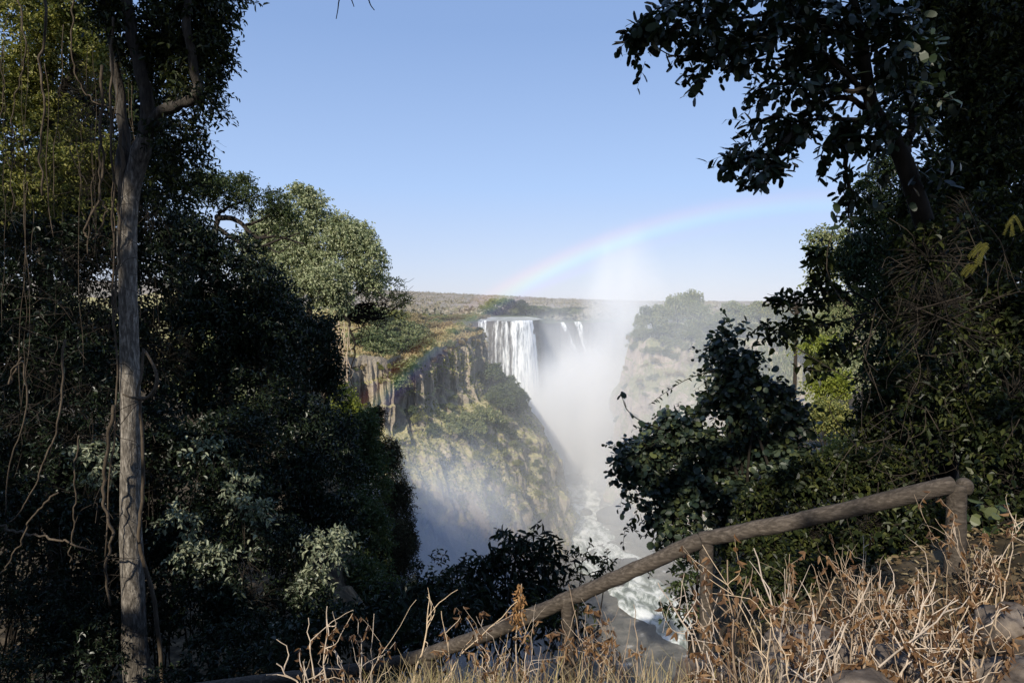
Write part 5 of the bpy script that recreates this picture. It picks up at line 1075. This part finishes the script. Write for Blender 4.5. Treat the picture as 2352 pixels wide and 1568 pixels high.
i = np.arange(15)[:, None] * 24 + np.arange(24)[None]; j = np.arange(15)[:, None] * 24 + (np.arange(24) + 1)[None] % 24
b.add(a - [.02, 0, 0] + d * [.05, .06, .057] * (1 + .05 * fbm(d * 3, 3, 5))[:, None], np.stack([i, i + 24, j + 24, j], -1).reshape(-1, 4)); build('end_cap', b, m_conc, t, True)

def stone(u, v, Y, r, lab, seed):
    a = at(u, v, Y); tag(rock('stone', a, r, m_stone, seed, 40, .42), lab, 'stone', 'stones along the path')
stone(2330, 1470, 3.3, (.18, .24, .17), 'rounded brown boulder at the right edge with sunlit top', 61)
stone(2345, 1575, 2.9, (.2, .2, .10), 'flat brown stone in the bottom right corner', 62)
stone(1880, 1485, 3.7, (.3, .2, .08), 'shadowed flat step stone behind the dry stalks, right of centre', 63)
stone(1790, 1550, 3.3, (.2, .16, .08), 'sunlit step stone among the dry stalks below the handrail', 64)
stone(2060, 1530, 3.2, (.17, .16, .08), 'dark worn step stone left of the right-hand boulder', 65)
stone(1990, 1600, 2.7, (.15, .16, .08), 'dark stone at the bottom edge, right of centre', 66)
stone(1640, 1560, 3.5, (.2, .16, .08), 'small brown stone half hidden in dry grass', 67)

# fallen leaves, dry grass
lb = Buf(); n = 1700; X = RNG.uniform(.3, 4.4, n); Y = RNG.uniform(2.5, 6.0, n); kp = (X > 1.2 + RNG.normal(0, .6, n)); X, Y = X[kp], Y[kp]; n = len(X)
P = np.column_stack([X, Y, Hn(X, Y) + .012 + RNG.random(n) * .02]); d = RNG.normal(0, 1, (n, 3)); d[:, 2] *= .25
leaves(lb, P, d, RNG.normal(0, .35, (n, 3)) + [0, 0, 1], RNG.uniform(.04, .085, n), RNG.uniform(.02, .04, n))
n = 3200; X = RNG.uniform(2.2, 4.6, n); Y = RNG.uniform(3.2, 6.0, n); P = np.column_stack([X, Y, Hn(X, Y) + .008 + RNG.random(n) * .02]); d = RNG.normal(0, 1, (n, 3)); d[:, 2] *= .2
leaves(lb, P, d, RNG.normal(0, .4, (n, 3)) + [0, 0, 1], RNG.uniform(.015, .06, n), RNG.uniform(.008, .026, n))
m_lit_leaf = leaf_mat('leaf_litter', [(.06, .04, .022), (.12, .085, .045), (.22, .16, .09), (.30, .25, .15)], .1, .75, spec=.15)
tag(build('fallen_leaves', lb, m_lit_leaf), 'dry fallen leaves scattered over the path edge', 'leaves', kind='stuff')

def blades(buf, P, hgt, wid, lean, segs=4):
    n = len(P); a = RNG.uniform(0, 6.28, n); dirn = np.column_stack([np.cos(a), np.sin(a), np.zeros(n)]); sd = np.column_stack([-np.sin(a + RNG.normal(0, .8, n)), np.cos(a), np.zeros(n)])
    rows = []
    for k in range(segs + 1):
        f = k / segs; c = P + np.array([0, 0, 1.0]) * (hgt * (f - .25 * lean * f ** 2))[:, None] + dirn * (hgt * lean * f ** 2)[:, None]; w_ = (wid * (1 - f) + .0006)[:, None]
        rows += [c - sd * w_, c + sd * w_]
    v = np.stack(rows, 1); m = 2 * (segs + 1); base = np.arange(n)[:, None] * m
    q = np.concatenate([base + np.array([2 * k, 2 * k + 1, 2 * k + 3, 2 * k + 2]) for k in range(segs)])
    buf.add(v.reshape(-1, 3), q)
m_straw = leaf_mat('straw', [(.30, .22, .12), (.42, .32, .18), (.50, .40, .24), (.36, .31, .12)], .2, .8, spec=.1)
lb = Buf(); n = 11000; X = RNG.uniform(-3.2, 3.2, n); Y = RNG.uniform(2.9, 5.5, n); dn = fbm(np.column_stack([X * 1.3, Y * 1.3, X * 0]), 3, 12)
kp = (dn > -.18) & (RNG.random(n) < np.where(X > 1.3, np.where(Y > 4.2, 0, .45), 1)); X, Y = X[kp], Y[kp]; n = len(X)
blades(lb, np.column_stack([X, Y, Hn(X, Y) - .02]), RNG.uniform(.06, .3, n), RNG.uniform(.0012, .003, n), RNG.uniform(.1, .9, n))
tag(build('dry_grass', lb, m_straw), 'dry straw-coloured grass along the foot of the handrail', 'grass', kind='stuff')

# dry weeds: each a plant of stalks and withered leaves
def weed(x, y, h, lab, grp, seed, nst=4, r=.006, lean=0.0, dead=1.0, tangle=.5):
    rs = np.random.default_rng(seed); z = ground_at(x, y); t = thing('dry_weed', (x, y, z), lab, 'dry plant', grp); sb, lb = Buf(), Buf()
    for k in range(nst):
        hh = h * rs.uniform(.55, 1.05); p0 = np.array([x, y, z - .05]) + rs.normal(0, .05, 3) * [1, 1, 0]; tip = p0 + np.array([lean + rs.normal(0, .28), rs.normal(0, .18), 1.0]) * hh
        p = wig(smooth_path([p0, p0 * .5 + tip * .5 + rs.normal(0, .06, 3) * hh, tip], 20), .011, .5, seed * 7 + k); rr_ = r * rs.uniform(.6, 1.25)
        tube(sb, p, np.linspace(rr_, rr_ * .4, len(p)), 6, .15, k)
        for j in range(rs.integers(2, 6)):
            i0 = rs.integers(7, 18); L_ = hh * rs.uniform(.12, .4); d = nrm(p[i0] - p[i0 - 1]) + rs.normal(0, .65, 3); e = p[i0] + nrm(d) * L_
            bp = wig(smooth_path([p[i0], (p[i0] + e) / 2 + rs.normal(0, .03, 3), e + [0, 0, .05 * L_]], 9), .008, .8, j); tube(sb, bp, np.linspace(rr_ * .55, rr_ * .2, len(bp)), 5)
            if rs.random() < .6 * dead:
                m_ = rs.integers(3, 14); pp = bp[rs.integers(3, len(bp), m_)]; leaves(lb, pp, rs.normal(0, .5, (m_, 3)) + [0, 0, -1.0], rs.normal(0, 1, (m_, 3)), rs.uniform(.018, .045, m_), rs.uniform(.009, .02, m_), curl=.6)
    nb = 26; blades_p = np.column_stack([x + rs.normal(0, .12, nb), y + rs.normal(0, .1, nb), np.full(nb, z - .03)]); blades(lb, blades_p, rs.uniform(.15, .5, nb) * min(1, h), rs.uniform(.001, .003, nb), rs.uniform(.1, .8, nb))
    if not lb.n: leaves(lb, p[-3:], rs.normal(0, .5, (3, 3)) + [0, 0, -1.0], rs.normal(0, 1, (3, 3)), .05, .022, curl=.6)
    build('stalk', sb, m_stalk, t); build('dead_foliage', lb, m_dry, t)
    return t
zones = [((1.7, 3.1), (3.2, 4.1), .6, 22, .0042, 'thin dry stalks on the shaded slope in front of the end post', 'dry stalks before the end post'),
         ((.95, 2.1), (2.6, 3.6), .8, 22, .0048, 'thick pale dry stalks in the sunlit thicket at lower right', 'dry stalks, lower right'),
         ((-.2, .9), (3.2, 4.4), .75, 10, .004, 'dry stalks with withered leaves in front of the middle of the handrail', 'dry stalks, centre'),
         ((-1.7, -.3), (3.4, 4.6), 0.8, 7, .004, 'dry stalks rising before the lower end of the handrail', 'dry stalks, left of centre'),
         ((2.0, 3.0), (2.4, 3.4), .5, 10, .0045, 'low dry stalks beside the right-hand stones', 'dry stalks by the stones')]
sd = 100
for (xr_, yr_, h, n, r, lab, grp) in zones:
    for k in range(n):
        sd += 1; weed(RNG.uniform(*xr_), RNG.uniform(*yr_), h * RNG.uniform(.7, 1.1), lab, grp, sd, nst=int(RNG.integers(2, 5)), r=r, lean=RNG.normal(0, .2))
for (u, Y, vt, lean, lab) in [(420, 3.7, 1440, .3, 'forked dry stalk at the bottom left, right of the tall trunk'), (690, 3.6, 1385, -.25, 'tall crooked dry stalk rising alone left of centre'), (760, 3.7, 1480, .1, 'bent dry stalk with a hanging withered leaf beside the lower handrail'), (1000, 3.9, 1330, .2, 'long leaning dry stalk crossing in front of the dark shrub'), (1800, 3.2, 1230, -.05, 'tallest pale dry stalk, its tip reaching the handrail'), (1950, 3.1, 1310, -.2, 'dry stalk with a brown seed tip right of the second post')]:
    x = (u - 1176) / F * Y; z = ground_at(x, Y); h = at(u, vt, Y)[2] - z; sd += 1
    weed(x - lean * h * .6, Y, h, lab, 'single tall dry stalks', sd, nst=3, r=.006, lean=lean)
# seed head
a = at(1195, 1450, 4.3); zz = ground_at(a[0], 4.3); t = thing('seed_stalk', (a[0], 4.3, zz), 'dry stalk topped with a hanging orange-brown seed head before the handrail', 'dry plant'); sb, lb = Buf(), Buf()
p = smooth_path([np.array([a[0], 4.3, zz - .1]), at(1185, 1480, 4.3), at(1195, 1390, 4.3), at(1198, 1340, 4.3)], 24); tube(sb, p, np.linspace(.006, .003, 24), 6); n = 150
q = RNG.random(n); c = at(1195, 1345, 4.3) + (at(1190, 1440, 4.3) - at(1195, 1345, 4.3)) * q[:, None] + RNG.normal(0, 1, (n, 3)) * (.012 + .03 * q * (1.2 - q))[:, None]; leaves(lb, c, RNG.normal(0, .4, (n, 3)) + [0, 0, -1], RNG.normal(0, 1, (n, 3)), RNG.uniform(.018, .035, n), RNG.uniform(.012, .02, n), curl=.5)
build('stalk', sb, m_stalk, t); m_seed = leaf_mat('seed_brown', [(.20, .10, .035), (.32, .17, .07), (.42, .25, .11)], .2, .8); build('seed_foliage', lb, m_seed, t)
for k in range(30):
    pass
